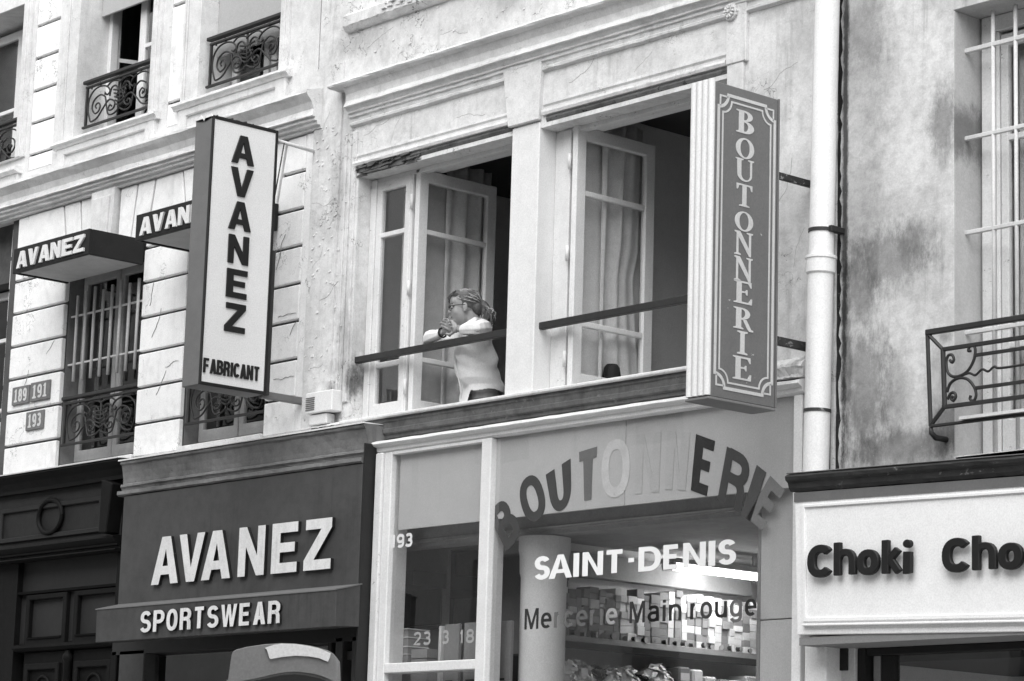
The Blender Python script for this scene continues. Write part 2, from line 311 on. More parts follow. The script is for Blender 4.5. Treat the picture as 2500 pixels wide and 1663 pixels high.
def thin(ch, t):   # the straight letters for a given relative stroke t (of width)
    if ch == 'N': return ([(0, 0), (0, 1), (t*1.05, 1), (1-t, .3), (1-t, 1), (1, 1), (1, 0), (1-t*1.05, 0), (t, .7), (t, 0)], [])
    if ch == 'M':
        h = t*.85; return ([(0, 0), (0, 1), (h*1.25, 1), (.5, .3), (1-h*1.25, 1), (1, 1), (1, 0), (1-h, 0), (1-h, .72), (.5+h*.45, 0), (.5-h*.45, 0), (h, .72), (h, 0)], [])
    if ch == 'A':
        return ([(0, 0), (.5-t*.55, 1), (.5+t*.55, 1), (1, 0), (1-t*1.1, 0), (1-t*1.1-.08, .22), (t*1.1+.08, .22), (t*1.1, 0)], [[(t*1.1+.14, .38), (.5, .82), (1-t*1.1-.14, .38)]])
    return POLY[ch]
SER = {}
def serif_letters():
    I = [(.12, 0), (.88, 0), (.88, .06), (.66, .1), (.66, .9), (.88, .94), (.88, 1), (.12, 1), (.12, .94), (.34, .9), (.34, .1), (.12, .06)]
    T = [(.18, 0), (.82, 0), (.82, .05), (.63, .09), (.63, .93), (.84, .92), (.93, .74), (1, .74), (1, 1), (0, 1), (0, .74), (.07, .74), (.16, .92), (.37, .93), (.37, .09), (.18, .05)]
    E_ = [(0, 0), (.98, 0), (1, .27), (.93, .27), (.8, .08), (.42, .08), (.42, .48), (.62, .49), (.68, .4), (.74, .4), (.74, .64), (.68, .64), (.62, .56), (.42, .56), (.42, .92), (.78, .92), (.9, .75), (.96, .75), (.95, 1), (0, 1), (0, .95), (.15, .91), (.15, .09), (0, .05)]
    N = [(0, 0), (.34, 0), (.34, .05), (.21, .09), (.21, .76), (.8, 0), (.9, 0), (.9, .91), (1, .95), (1, 1), (.66, 1), (.66, .95), (.79, .91), (.79, .32), (.3, 1), (0, 1), (0, .95), (.11, .9), (.11, .09), (0, .05)]
    U = [(0, 1), (.42, 1), (.42, .95), (.31, .91), (.31, .36)]+[(.56+.25*math.cos(a), .32+.25*math.sin(a)) for a in [math.radians(d) for d in range(190, 351, 20)]]+[(.8, .36), (.8, .91), (.68, .95), (.68, 1), (1, 1), (1, .95), (.9, .91), (.9, .36)]+[(.5+.4*math.cos(a), .3+.3*math.sin(a)) for a in [math.radians(d) for d in range(-10, -181, -17)]]+[(.08, .91), (0, .95)]
    O = [(.5+.5*math.cos(a*math.pi/16), .5+.5*math.sin(a*math.pi/16)) for a in range(32)]
    Oh = [(.5+.26*math.cos(a*math.pi/16), .5+.43*math.sin(a*math.pi/16)) for a in range(32)]
    def bowl(cx, cy, rx, ry): return [(cx+rx*math.cos(math.radians(d)), cy+ry*math.sin(math.radians(d))) for d in range(90, -91, -18)]
    B = [(0, 0), (.5, 0)]+bowl(.5, .27, .48, .27)[::-1]+[(.58, .54)]+bowl(.48, .77, .42, .23)[::-1]+[(0, 1), (0, .95), (.14, .91), (.14, .09), (0, .05)]
    Bh = [[(.42, .08), (.42, .49)]+bowl(.46, .285, .2, .2), [(.42, .58), (.42, .93)]+bowl(.44, .755, .2, .17)]
    R = [(0, 0), (.54, 0), (.54, .05), (.42, .09), (.42, .44), (.5, .44), (.75, .04), (.86, -.06), (1.08, -.05), (1.08, .02), (.96, .05), (.7, .47)]+bowl(.48, .735, .42, .265)[::-1]+[(0, 1), (0, .95), (.14, .91), (.14, .09), (0, .05)]
    Rh = [[(.42, .53), (.42, .93)]+bowl(.44, .73, .2, .2)]
    SER.update({'I': (I, []), 'T': (T, []), 'E': (E_, []), 'N': (N, []), 'U': (U, []), 'O': (O, [Oh]), 'B': (B, Bh), 'R': (R, Rh)})
serif_letters()
def ribbon(pts, t, closed):
    """offset a centre line to both sides with mitred corners -> two rails"""
    n = len(pts); L = []; R = []
    for i in range(n):
        a = pts[i-1] if (closed or i) else None; b = pts[(i+1) % n] if (closed or i < n-1) else None; p = pts[i]
        ds = []
        for q, r in ((a, p), (p, b)):
            if q is None or r is None: continue
            d = Vector((r[0]-q[0], r[1]-q[1]))
            if d.length > 1e-9: ds.append(d.normalized())
        if not ds: ds = [Vector((1, 0))]
        n0 = Vector((-ds[0].y, ds[0].x)); n1 = Vector((-ds[-1].y, ds[-1].x)); m = n0+n1
        m = n0 if m.length < .2 else m.normalized(); k = min(1/max(m.dot(n0), .35), 1.6)
        L.append((p[0]+m.x*t/2*k, p[1]+m.y*t/2*k)); R.append((p[0]-m.x*t/2*k, p[1]-m.y*t/2*k))
    return L, R
def glyph(mb, ch, w_, h, t, fn0, d0, d1, kind='sans', ax=1.):
    """one letter, w_ wide, h tall, stroke t, mapped by fn(u, v, depth); d0 = front depth, d1 = back depth"""
    w_ /= ax; fn = lambda a, b, d: fn0(a*ax, b, d)
    src = SER if kind == 'serif' else POLY
    if ch in src and (kind == 'serif' or kind == 'heavy' or ch in 'AVNZWM'):
        o, hs = src[ch] if kind in ('serif', 'heavy') else thin(ch, t/w_)
        sc_ = lambda l: [(a*w_, b*h) for a, b in l]
        mb.prism(sc_(o), d0, d1, [sc_(q) for q in hs], fn); return
    k = 0
    for pts, cl in SK[ch]:
        q = [(t/2+a*(w_-t), t/2+b*(h-t)) for a, b in pts] if ch not in 'iI' else [(a*w_, t/2+b*(h-t)) for a, b in pts]
        L, R = ribbon(q, t, cl); n = len(q); e = (d1-d0)*.04*k if abs(d1-d0) > .002 else .0001*k*(1 if d1 > d0 else -1)
        vs = [fn(*p, d0+e) for p in L]+[fn(*p, d0+e) for p in R]+[fn(*p, d1) for p in L]+[fn(*p, d1) for p in R]
        fs = []
        for i in range(n if cl else n-1):
            j = (i+1) % n; fs += [(i, j, n+j, n+i), (2*n+i, 3*n+i, 3*n+j, 2*n+j), (i, 2*n+i, 2*n+j, j), (n+i, n+j, 3*n+j, 3*n+i)]
        if not cl: fs += [(0, n, 3*n, 2*n), (n-1, 3*n-1, 4*n-1, 2*n-1)]
        mb.add(vs, fs); k += 1
def front(x0, z0): return lambda a, b, d: (x0+a, d, z0+b)
def quadmap(bl, br, tr, tl, w_, h):
    def fn(a, b, d):
        u, v = a/w_, b/h
        x = (1-u)*(1-v)*bl[0]+u*(1-v)*br[0]+u*v*tr[0]+(1-u)*v*tl[0]; z = (1-u)*(1-v)*bl[1]+u*(1-v)*br[1]+u*v*tr[1]+(1-u)*v*tl[1]
        return (x, d, z)
    return fn
WID = {'I': .42, 'i': .3, '1': .6, 'M': 1.25, 'W': 1.35, '-': .45, 'r': .62, 'c': .9, 'e': .95, 'a': .95, 'k': .95}
def word(parent, text, x0, x1, z, h, stroke, y0, y1, mat, kind='sans', gap=.14, slope=0., up=None, bevel=0, space=.5, smooth=False, ax=1.):
    """letters in a row on the facade plane; each letter is a part"""
    ws = [WID.get(c, 1.) if c != ' ' else space for c in text]; tot = sum(ws)+gap*(len(text)-1); u = (x1-x0)/tot; x = x0; out = []
    for c, wd in zip(text, ws):
        if c != ' ':
            mb = MB(); b = z+slope*(x-x0)
            f = (lambda a, v, d, xx=x, bb=b: (xx+a, d, bb+v+slope*a)) if up is None else (lambda a, v, d, xx=x, bb=b: up(xx+a, bb+v, d))
            glyph(mb, c, wd*u, h, stroke, f, y0, y1, kind, ax)
            out.append(mb.build('letter', mat if isinstance(mat, str) else mat[len(out) % len(mat)], parent, bevel, smooth))
        x += (wd+gap)*u
    return out

def edges_dark(o, mat='canopy'):
    o.data.materials.append(M[mat])
    for p in o.data.polygons:
        if abs(p.normal.y) < .6: p.material_index = 1
# ------------------------------------------------------------------ building pieces
def leaf(parent, name, fn, W_, H, rails, stile=.065, th=.04, mid=None, glassmat='glass', paint='whitepaint', top=.07, bot=.09, names=('stile', 'rail', 'pane')):
    """casement: local (s along the width, d through the thickness, z up) -> world by fn; frame is one part, bars and panes are sub-parts"""
    def bx(s0, s1, z0, z1, d0=0., d1=th):
        mb = MB(); mb.add([fn(s, d, z) for s in (s0, s1) for d in (d0, d1) for z in (z0, z1)], [(0, 1, 3, 2), (4, 6, 7, 5), (0, 4, 5, 1), (2, 3, 7, 6), (0, 2, 6, 4), (1, 5, 7, 3)]); return mb
    fr = MB().prism([(0, 0), (W_, 0), (W_, H), (0, H)], 0, th, [[(stile, bot), (stile, H-top), (W_-stile, H-top), (W_-stile, bot)]], lambda a, b, d: fn(a, d, b))
    root = fr.build(name, paint, parent, .006)
    zs = [bot]+list(rails)+[H-top]
    for z in rails: bx(stile-.004, W_-stile+.004, z-.017, z+.017, .004, th-.004).build('glazing_bar', paint, root, .004)
    for a, b in zip(zs[:-1], zs[1:]): bx(stile-.008, W_-stile+.008, a+.012, b-.012, th*.45, th*.45+.004).build('pane', glassmat, root)
    return root
def drape(name, parent, x0, x1, y, z0, z1, waves, amp, mat='curtain', axis='x', gather=0., seed=0):
    mb = MB(); n = waves*8; rows = 10; rnd = random.Random(seed); ph = [rnd.uniform(.7, 1.3) for _ in range(waves+1)]
    vs = []; pw = [rnd.uniform(-.5, .5) for _ in range(4)]
    for side in (0, .006):
        for r in range(rows+1):
            v = r/rows
            for i in range(n+1):
                u = i/n; q = u+.10*pw[0]*math.sin(3.1*u*math.pi+pw[1]*4)+.05*pw[2]*math.sin(2.6*v+6*u); a = amp*(math.sin(q*waves*2*math.pi+.6*math.sin(v*2.2+seed))+.35*math.sin(q*waves*5.1+1.7*v+pw[3]*6))*ph[min(int(u*waves), waves)]
                uu = x0+(x1-x0)*(u if not gather else u*(1-gather*math.sin(math.pi*min(1, max(0, 1.15-v)))*(1 if v < .6 else .4)))
                p = (uu, y+a+side, z0+(z1-z0)*v) if axis == 'x' else (y+a+side, uu, z0+(z1-z0)*v)
                vs.append(p)
    k = (rows+1)*(n+1)
    fs = [(r*(n+1)+i, r*(n+1)+i+1, (r+1)*(n+1)+i+1, (r+1)*(n+1)+i) for r in range(rows) for i in range(n)]
    fs += [tuple(q+k for q in reversed(f)) for f in fs[:rows*n]]
    for i in range(n): fs += [(i, i+1, k+i+1, k+i), (rows*(n+1)+i, k+rows*(n+1)+i, k+rows*(n+1)+i+1, rows*(n+1)+i+1)]
    for r in range(rows): fs += [(r*(n+1), (r+1)*(n+1), k+(r+1)*(n+1), k+r*(n+1)), (r*(n+1)+n, k+r*(n+1)+n, k+(r+1)*(n+1)+n, (r+1)*(n+1)+n)]
    return mb.add(vs, fs).build(name, mat, parent, 0, True)
def spiral(cx, cz, r0, r1, a0, a1, n=26):
    return [(cx+(r0+(r1-r0)*i/n)*math.cos(math.radians(a0+(a1-a0)*i/n)), cz+(r0+(r1-r0)*i/n)*math.sin(math.radians(a0+(a1-a0)*i/n))) for i in range(n+1)]
def cat_(pts, m=8):
    out = []
    for i in range(len(pts)-1):
        p0, p1, p2, p3 = pts[max(i-1, 0)], pts[i], pts[i+1], pts[min(i+2, len(pts)-1)]
        for k in range(m):
            t = k/m
            out.append(tuple(.5*(2*b+(c-a)*t+(2*a-5*b+4*c-d)*t*t+(3*b-a-3*c+d)*t**3) for a, b, c, d in zip(p0, p1, p2, p3)))
    return out+[pts[-1]]
def scroll_lines():
    half = []
    half.append(cat_([(.06, .10), (.02, .4), (.03, .7), (.10, .9), (.2, .95), (.3, .88), (.345, .74), (.31, .66), (.285, .7)]))
    half.append(cat_([(.28, .62), (.2, .72), (.11, .62), (.085, .42), (.13, .26), (.19, .3), (.205, .44), (.17, .52), (.135, .46), (.15, .39)]))
    half.append(cat_([(.06, .10), (.09, .07), (.17, .13), (.25, .33), (.33, .5), (.4, .46), (.43, .34), (.4, .23), (.35, .22), (.335, .3), (.36, .36), (.385, .31)]))
    half.append(cat_([(.28, .62), (.3, .42), (.31, .3), (.34, .12), (.42, .1), (.5, .2)]))
    half.append(cat_([(.3, .88), (.36, .97), (.44, .96), (.5, .9)]))
    half.append(cat_([(.345, .6), (.37, .8), (.43, .83), (.47, .7), (.45, .52)]))
    half.append(cat_([(.06, .95), (.06, 1.02)])); half.append(cat_([(.2, .95), (.2, 1.03)]))
    out = []
    for l in half: out += [l, [(1-a, b) for a, b in l]]
    out.append([(.5, .2), (.5, .5), (.5, 1.02)])
    for k in range(5): out.append(cat_([(.44-.01*k, .34+.1*k), (.5, .28+.1*k), (.56+.01*k, .34+.1*k)], 4))
    return out
SCROLLS = scroll_lines()
def railing(parent, x0, x1, z0, z1, y):
    """cast iron window guard: rails, end posts and scrollwork"""
    r = MB().box(x0-.03, x1+.02, y-.022, y+.03, z1-.012, z1+.016).build('railing', 'iron', parent, .005)
    MB().box(x0, x1, y-.012, y+.016, z1-.05, z1-.032).build('rail', 'iron', r, .003)
    MB().box(x0-.03, x1+.02, y-.01, y+.014, z0-.009, z0+.009).build('rail', 'iron', r, .003)
    for x in (x0+.004, x1-.018): MB().box(x, x+.018, y-.01, y+.012, z0+.008, z1-.03).build('post', 'iron', r, .003)
    mb = MB()
    for l in SCROLLS: mb.tube([(x0+.02+a*(x1-x0-.04), y, z0+.01+b*(z1-z0-.06)) for a, b in l], .0075, 5)
    for k in range(12):   # leaf buds
        a, b = random.choice(SCROLLS)[-1], 0
        cx, cz = x0+.02+a[0]*(x1-x0-.04), z0+.01+a[1]*(z1-z0-.06)
        mb.add([(cx-.014, y-.008, cz), (cx, y-.012, cz+.02), (cx+.014, y-.008, cz), (cx, y-.012, cz-.02), (cx, y+.01, cz)], [(0, 1, 2, 3), (0, 1, 4), (1, 2, 4), (2, 3, 4), (3, 0, 4)])
    mb.build('scrollwork', 'iron', r, 0, True)
    return r
def room(parent, x0, x1, y0, y1, z0, z1, wall='room', ceil='room', th=.05):
    r = box('back_wall', wall, parent, x0-th, x1+th, y1, y1+th, z0-th, z1+th, 0)
    box('side_wall', wall, r, x0-th, x0, y0, y1-.002, z0, z1, 0); box('side_wall', wall, r, x1, x1+th, y0, y1-.002, z0, z1, 0)
    box('ceiling', ceil, r, x0-th, x1+th, y0, y1-.002, z1+.002, z1+th, 0); box('floor', wall, r, x0-th, x1+th, y0, y1-.002, z0-th, z0-.002, 0)
    return r

# ================================================================== ground
def flat(name, mat, x0, x1, y0, y1, z, th=.3):
    o = MB().box(x0, x1, y0, y1, z-th, z).build(name, mat); o['kind'] = 'structure'; return o
flat('ground', 'asphalt', -400, 400, -400, 400, -.02)
flat('road', 'paving', -80, 60, -9.2, -2.4, 0.0, .015)
MB().box(-60, 40, -2.4, .6, -.05, .13).build('pavement', 'paving', None, .01, kind='structure')
MB().box(-60, 40, -14.5, -9.2, -.05, .12).build('pavement', 'paving', None, .01, kind='structure')

# house row across the street (it shows only as the reflection in the glass)
OPP = thing('opposite_building', (-22, -14.0, .12), 'plain plastered house row across the street, seen only reflected in the shop glass', 'building')
MB().prism([(-60, .1), (8, .1), (8, 11.5), (-60, 11.5)], -13.2, -13.0, [[(x, z), (x, z+1.9), (x+1.1, z+1.9), (x+1.1, z)] for x in range(-58, 7, 3) for z in (3.6, 6.8)]).build('wall', 'opp', OPP)
MB().box(-60, 8, -13.6, -13.45, .1, 11.5).build('inner_wall', 'roomdark', OPP)
MB().sweep([(13.2, 3.1), (12.8, 3.05), (12.8, 2.9), (13.2, 2.85)], -60, 8).build('string_course', 'opp', OPP)

# ================================================================== stone building on the left
A = thing('stone_building', (-17.0, .2, .13), 'limewashed stone town house with grooved blocks and iron window guards on the left', 'building')
JZ = [4.40, 4.648, 4.925, 5.198, 5.468, 5.741, 6.012, 6.286, 6.55]
G = .011
# bed behind the blocks of the lower storey, with the window openings
LOW = [(-17.98, -16.87), (-16.275, -15.225)]
MB().prism([(-18.9, 4.25), (-14.77, 4.25), (-14.77, 6.6), (-18.9, 6.6)], .035, .34,
           [[(a-.002, 4.41), (a-.002, 6.09), (b+.002, 6.09), (b+.002, 4.41)] for a, b in LOW]).build('mortar_bed', 'joint', A)
def block(x0, x1, z0, z1, y0=0., y1=.04, name='stone_block'):
    d = random.uniform(-.002, .003)
    return box(name, 'stone', A, x0+random.uniform(0, .002), x1-random.uniform(0, .002), y0+d, y1+.008, z0, z1, .007)
for x0, x1, top in ((-18.76, -17.981, 6.55), (-16.869, -16.276, 6.012), (-15.224, -14.862, 6.012)):
    for za, zb in zip(JZ[:-1], JZ[1:]):
        if zb > top+.01: break
        if x0 < -18 and za > 6.0: break
        block(x0, x1, za+G if za > 4.41 else za, zb-G)
        # plaster reveals of the block towards the window
for a, b in LOW:
    for z in JZ[:-2]: pass
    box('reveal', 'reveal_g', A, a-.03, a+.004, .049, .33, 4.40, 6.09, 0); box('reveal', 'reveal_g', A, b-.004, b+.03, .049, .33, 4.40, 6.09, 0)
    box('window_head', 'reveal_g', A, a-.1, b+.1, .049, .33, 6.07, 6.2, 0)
    box('window_sill', 'stucco', A, a-.0, b+.0, -.02, .3, 4.37, 4.425, .006)
block(-14.862+G*.3, -14.752, 4.40, 6.55)
def crk(): cracks(A, [(-18.5, 5.05, .22, 80), (-18.2, 5.35, .15, 30), (-16.7, 5.3, .25, 55), (-16.5, 5.05, .2, 15), (-16.75, 5.55, .2, 75), (-15.15, 5.6, .28, 50), (-15.1, 5.25, .22, 5), (-15.12, 4.8, .25, 10), (-14.95, 5.1, .15, 40), (-18.4, 4.75, .2, 12), (-16.6, 4.85, .22, 20)], -.0045, 6)
# flat arches over the two windows: splayed voussoirs and a moulded keystone
XC = (-17.425, -15.75)
top, bot = 6.548, 6.075
for xc in XC:
    for sg in (-1, 1):
        for ti, to, bi, bo in ((.17, .41, .16, .34), (.41, .655, .34, .555)):
            p = [(xc+sg*(bi+G), bot), (xc+sg*(bo-G*.6), bot), (xc+sg*(to-G), top), (xc+sg*(ti+G), top)]
            MB().prism(p, random.uniform(-.003, .003), .05).build('voussoir', 'stone', A, .006)
    k = MB().prism([(xc-.13, bot-.1), (xc+.13, bot-.1), (xc+.165, top+.01), (xc-.165, top+.01)], -.055, .05).build('keystone', 'stucco', A, .006)
    MB().prism([(xc-.09, bot-.06), (xc+.09, bot-.06), (xc+.12, top-.05), (xc-.12, top-.05)], -.07, -.05).build('key_panel', 'stucco', k, .005)
xm0, xm1 = XC[0]+.555+G, XC[1]-.555-G
MB().prism([(xm0, JZ[6]+G), (xm1, JZ[6]+G), (XC[1]-.655-G, top), (XC[0]+.655+G, top)], 0, .05).build('stone_block', 'stone', A, .007)
MB().prism([(-18.76, JZ[6]+G), (XC[0]-.555-G, JZ[6]+G), (XC[0]-.655-G, top), (-18.76, top)], 0, .05).build('stone_block', 'stone', A, .007)
MB().prism([(XC[1]+.555+G, JZ[6]+G), (-14.866, JZ[6]+G), (-14.866, JZ[7]-G), (XC[1]+.605+G, JZ[7]-G)], 0, .05).build('stone_block', 'stone', A, .007)
MB().prism([(XC[1]+.61+G, JZ[7]+G), (-14.866, JZ[7]+G), (-14.866, top), (XC[1]+.66+G, top)], 0, .05).build('stone_block', 'stone', A, .007)
# set-back bay at the far left
MB().prism([(-22, 4.2), (-18.7, 4.2), (-18.7, 6.6), (-22, 6.6)], .185, .5, [[(-20.2, 4.45), (-20.2, 6.1), (-19.11, 6.1), (-19.11, 4.45)]]).build('mortar_bed', 'joint', A)
for za, zb in zip(JZ[:-1], JZ[1:]): block(-19.11, -18.72, za+G, zb-G, .15, .19)
railing(A, -20.2, -19.13, 4.6, 4.97, .2)
wl = leaf(A, 'casement', lambda s, d, z: (-20.2+s, .32+d, 4.46+z), 1.09, 1.62, [.6, 1.2], names=None)
# string cornice
def cornice_a(x0, x1, mat='stucco'):
    pr = [(-.03, 6.86), (.0, 6.852), (.165, 6.805), (.168, 6.785), (.15, 6.765), (.118, 6.73), (.100, 6.68), (.108, 6.645), (.112, 6.632), (.085, 6.63), (.085, 6.605), (.066, 6.60), (.06, 6.58), (.035, 6.575), (.03, 6.555), (-.03, 6.552)]
    return MB().sweep(pr, x0, x1, 40, .003).build('cornice', mat, A)
cornice_a(-21.5, -14.66)
# upper storey
UP = [(-19.95, -18.842), (-17.95, -16.888), (-16.22, -15.2)]
FIELDS = [(-18.675, -18.31), (-16.668, -16.50)]
MB().prism([(-21.5, 6.6), (-14.765, 6.6), (-14.765, 9.6), (-21.5, 9.6)], .002, .34,
           [[(a, 7.07), (a, 9.3 if i else 8.40), (b, 9.3 if i else 8.40), (b, 7.07)] for i, (a, b) in enumerate(UP)] +
           [[(a, 6.93), (a, 9.4), (b, 9.4), (b, 6.93)] for a, b in FIELDS]).build('wall', 'stucco', A)
for a, b in FIELDS:
    box('mortar_bed', 'joint', A, a-.02, b+.02, .03, .3, 6.9, 9.42, 0)
    zz = [6.931, 7.063, 7.334, 7.609, 7.887, 8.169, 8.45, 8.73, 9.01, 9.399] if a < -18 else [6.931, 7.12, 7.9, 8.7, 9.399]
    for za, zb in zip(zz[:-1], zz[1:]): block(a+.0005, b-.0005, za+(G if za > 6.94 else 0), zb-(G*.9 if zb < 9.39 else 0), .001, .03)
for i, (a, b) in enumerate(UP):
    zt = 9.3 if i else 8.40
    # architrave round the opening: two fasciae and a bead
    l, r = (.19, .105) if i != 2 else (.24, .09)
    if i == 0: l, r = .15, .11
    ar = MB().prism([(a-l, 7.072), (b+r, 7.072), (b+r, zt+.15), (a-l, zt+.15)], -.022, .01, [[(a-.001, 7.071), (a-.001, zt), (b+.001, zt), (b+.001, 7.071)]]).build('architrave', 'stucco', A, .004)
    MB().prism([(a-l*.66, 7.074), (b+r*.62, 7.074), (b+r*.62, zt+.1), (a-l*.66, zt+.1)], -.036, -.018, [[(a-.002, 7.07), (a-.002, zt-.002), (b+.002, zt-.002), (b+.002, 7.07)]]).build('fascia', 'stucco', ar, .003)
    for xa in (a-l+.012, a-l+.045): box('bead', 'stucco', ar, xa, xa+.014, -.034, -.018, 7.08, zt+.12, .004)
    # sill on its panelled block
    if i:
        s0, s1 = (-18.235, -16.75) if i == 1 else (-16.52, -15.065)
        MB().sweep([(-.02, 7.083), (.065, 7.07), (.07, 7.05), (.05, 7.04), (.04, 7.02), (-.02, 7.02)], s0, s1, 14, .002).build('window_sill', 'stucco', A)
        pb = MB().prism([(s0+.045, 6.845), (s1-.045, 6.845), (s1-.045, 7.03), (s0+.045, 7.03)], -.03, .01, [[(s0+.15, 6.84), (s0+.15, 6.965), (s1-.17, 6.965), (s1-.17, 6.84)]]).build('sill_block', 'stucco', A, .004)
        box('recessed_panel', 'stucco', pb, s0+.14, s1-.16, -.006, .02, 6.84, 6.97, 0)
    else:
        MB().sweep([(-.02, 7.0), (.075, 6.98), (.08, 6.955), (.05, 6.94), (-.02, 6.93)], -20.1, -18.76, 10, .002).build('window_sill', 'stucco', A)
        box('sill_block', 'stucco', A, -20.0, -18.79, -.03, .01, 6.845, 6.935, .004)
# upper windows
railing(A, UP[1][0]+.06, UP[1][1]-.01, 7.165, 7.535, .03)
railing(A, UP[2][0]+.05, UP[2][1]-.01, 7.165, 7.535, .03)
railing(A, UP[0][0]+.05, UP[0][1]-.01, 7.075, 7.43, .03)
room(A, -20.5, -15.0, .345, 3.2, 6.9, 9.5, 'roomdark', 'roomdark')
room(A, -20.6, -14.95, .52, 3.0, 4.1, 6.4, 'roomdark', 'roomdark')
# window one: half-open casements behind a lowered roller blind
W1 = leaf(A, 'casement', lambda s, d, z: (-17.94+s*.35, .27+s*.93+d*.3, 7.1+z), .46, 2.1, [.7, 1.4])
leaf(A, 'casement', lambda s, d, z: (-17.505+s, .25+d, 7.1+z), .61, 2.1, [.7, 1.4], stile=.085)
box('window_frame', 'whitepaint', A, -17.948, -17.90, .24, .31, 7.08, 9.3, .004)
box('window_frame', 'whitepaint', A, -17.948, -16.89, .26, .31, 9.18, 9.3, .004)
box('roller_blind', 'blind', A, -17.94, -16.895, .16, .18, 8.13, 9.3, .004)
# window two: blind almost down to the guard, white casements below
leaf(A, 'casement', lambda s, d, z: (-16.19+s, .25+d, 7.1+z), .47, 2.1, [.7, 1.4]); leaf(A, 'casement', lambda s, d, z: (-15.69+s, .25+d, 7.1+z), .48, 2.1, [.7, 1.4])
box('roller_blind', 'blind', A, -16.215, -15.205, .12, .14, 7.42, 9.3, .004)
# window nought: dark with a casement ajar
leaf(A, 'casement', lambda s, d, z: (-18.86-s*.5, .25+s*.86+d, 7.05+z), .5, 1.2, [.6], paint='iron_g')
leaf(A, 'casement', lambda s, d, z: (-19.88+s, .25+d, 7.05+z), .55, 1.3, [.6])
# lower windows
for i, (a, b) in enumerate(LOW):
    mid = a+(b-a)*.49
    box('window_frame', 'dullpaint', A, a+.005, b-.005, .17, .23, 4.425, 4.47, .004)
    leaf(A, 'casement', lambda s, d, z, a=a: (a+.012+s, .165+d, 4.475+z), mid-a-.017, 1.50, [], paint='dullpaint', stile=.055)
    leaf(A, 'casement', lambda s, d, z, m=mid: (m+.005+s, .165+d, 4.475+z), b-mid-.017, 1.50, [], paint='dullpaint', stile=.055)
    railing(A, a+.05, b-.012, 4.595, 4.962, .035)
    if i == 0:   # bar grille in front of the left-hand window
        g = box('window_grille', 'bar', A, a+.012, b-.002, .062, .072, 5.622, 5.638, .002)
        box('rail', 'bar', g, a+.004, b-.012, .062, .072, 5.234, 5.25, .002)
        for k in range(8):
            x = -17.868+k*.1235
            MB().tube([(x, .056, 5.10), (x, .056, 5.79+.02*(k % 3))], .013, 8).build('bar', 'bar', g, 0, True)

# house-number plaques
for t, x0, x1, z0, z1, lab in (('189', -18.662, -18.405, 4.98, 5.126, 'enamel house number plaque 189, upper left of the three on the stone pier'),
                               ('191', -18.385, -18.10, 4.981, 5.134, 'enamel house number plaque 191, upper right of the three on the stone pier'),
                               ('193', -18.425, -18.163, 4.75, 4.90, 'enamel house number plaque 193, lowest of the three on the stone pier')):
    q = thing('number_plaque', ((x0+x1)/2, -.02, z0), lab, 'number plaque', 'house number plaques on the stone pier')
    box('plate', 'plaque', q, x0, x1, -.016, .004, z0, z1, .003)
    n = (x1-x0-.05)/3
    for k, c in enumerate(t):
        mb = MB(); xx = x0+.025+k*n; hh = (z1-z0)*.72; zb = z0+(z1-z0)*.14
        if c == '1': mb.prism([(xx+.012, zb), (xx+n-.012, zb), (xx+n-.012, zb+.012), (xx+n*.66, zb+.018), (xx+n*.66, zb+hh), (xx+n*.42, zb+hh), (xx+.014, zb+hh*.84), (xx+.014, zb+hh*.78), (xx+n*.36, zb+hh*.84), (xx+n*.36, zb+.018), (xx+.012, zb+.012)], -.018, -.012)
        else: glyph(mb, c, n*.82, hh, .02, front(xx+n*.08, zb), -.018, -.012)
        mb.build('numeral', 'lettercream', q)

# dark lettered canopies over the two lower windows
for x0, lab in ((-17.955, 'dark lettered box canopy over the barred lower window'), (-16.238, 'dark lettered box canopy partly hidden behind the tall white sign')):
    c = thing('lettered_canopy', (x0+.54, -.25, 5.89), lab, 'canopy', 'lettered canopies over the lower windows')
    x1 = x0+1.085
    MB().prism([(x0, 5.888), (x1, 5.888), (x1, 6.085), (x0, 6.085)], -.50, -.47).build('front_panel', 'canopy', c, .003)
    box('side_panel', 'canopy', c, x0, x0+.03, -.469, -.003, 5.888, 6.085, .003); box('side_panel', 'canopy', c, x1-.03, x1, -.469, -.003, 5.888, 6.085, .003)
    box('soffit_panel', 'soffit', c, x0+.031, x1-.031, -.468, -.003, 5.898, 5.912, 0); box('top_panel', 'canopy', c, x0+.031, x1-.031, -.468, -.003, 6.06, 6.078, 0)
    for k in range(14):
        px, pz = x0+random.uniform(.1, .95), 6.085
        MB().lathe([(.001, pz-.01), (.03, pz), (.02, pz+.02), (.001, pz+.03)], (px, random.uniform(-.44, -.1)), 5).build('rubble', 'joint', c) if k < 9 else None
    word(c, 'AVANEZ', x0+.075, x1-.05, 5.916, .132, .03, -.515, -.495, 'letterwhite', 'heavy', .16)

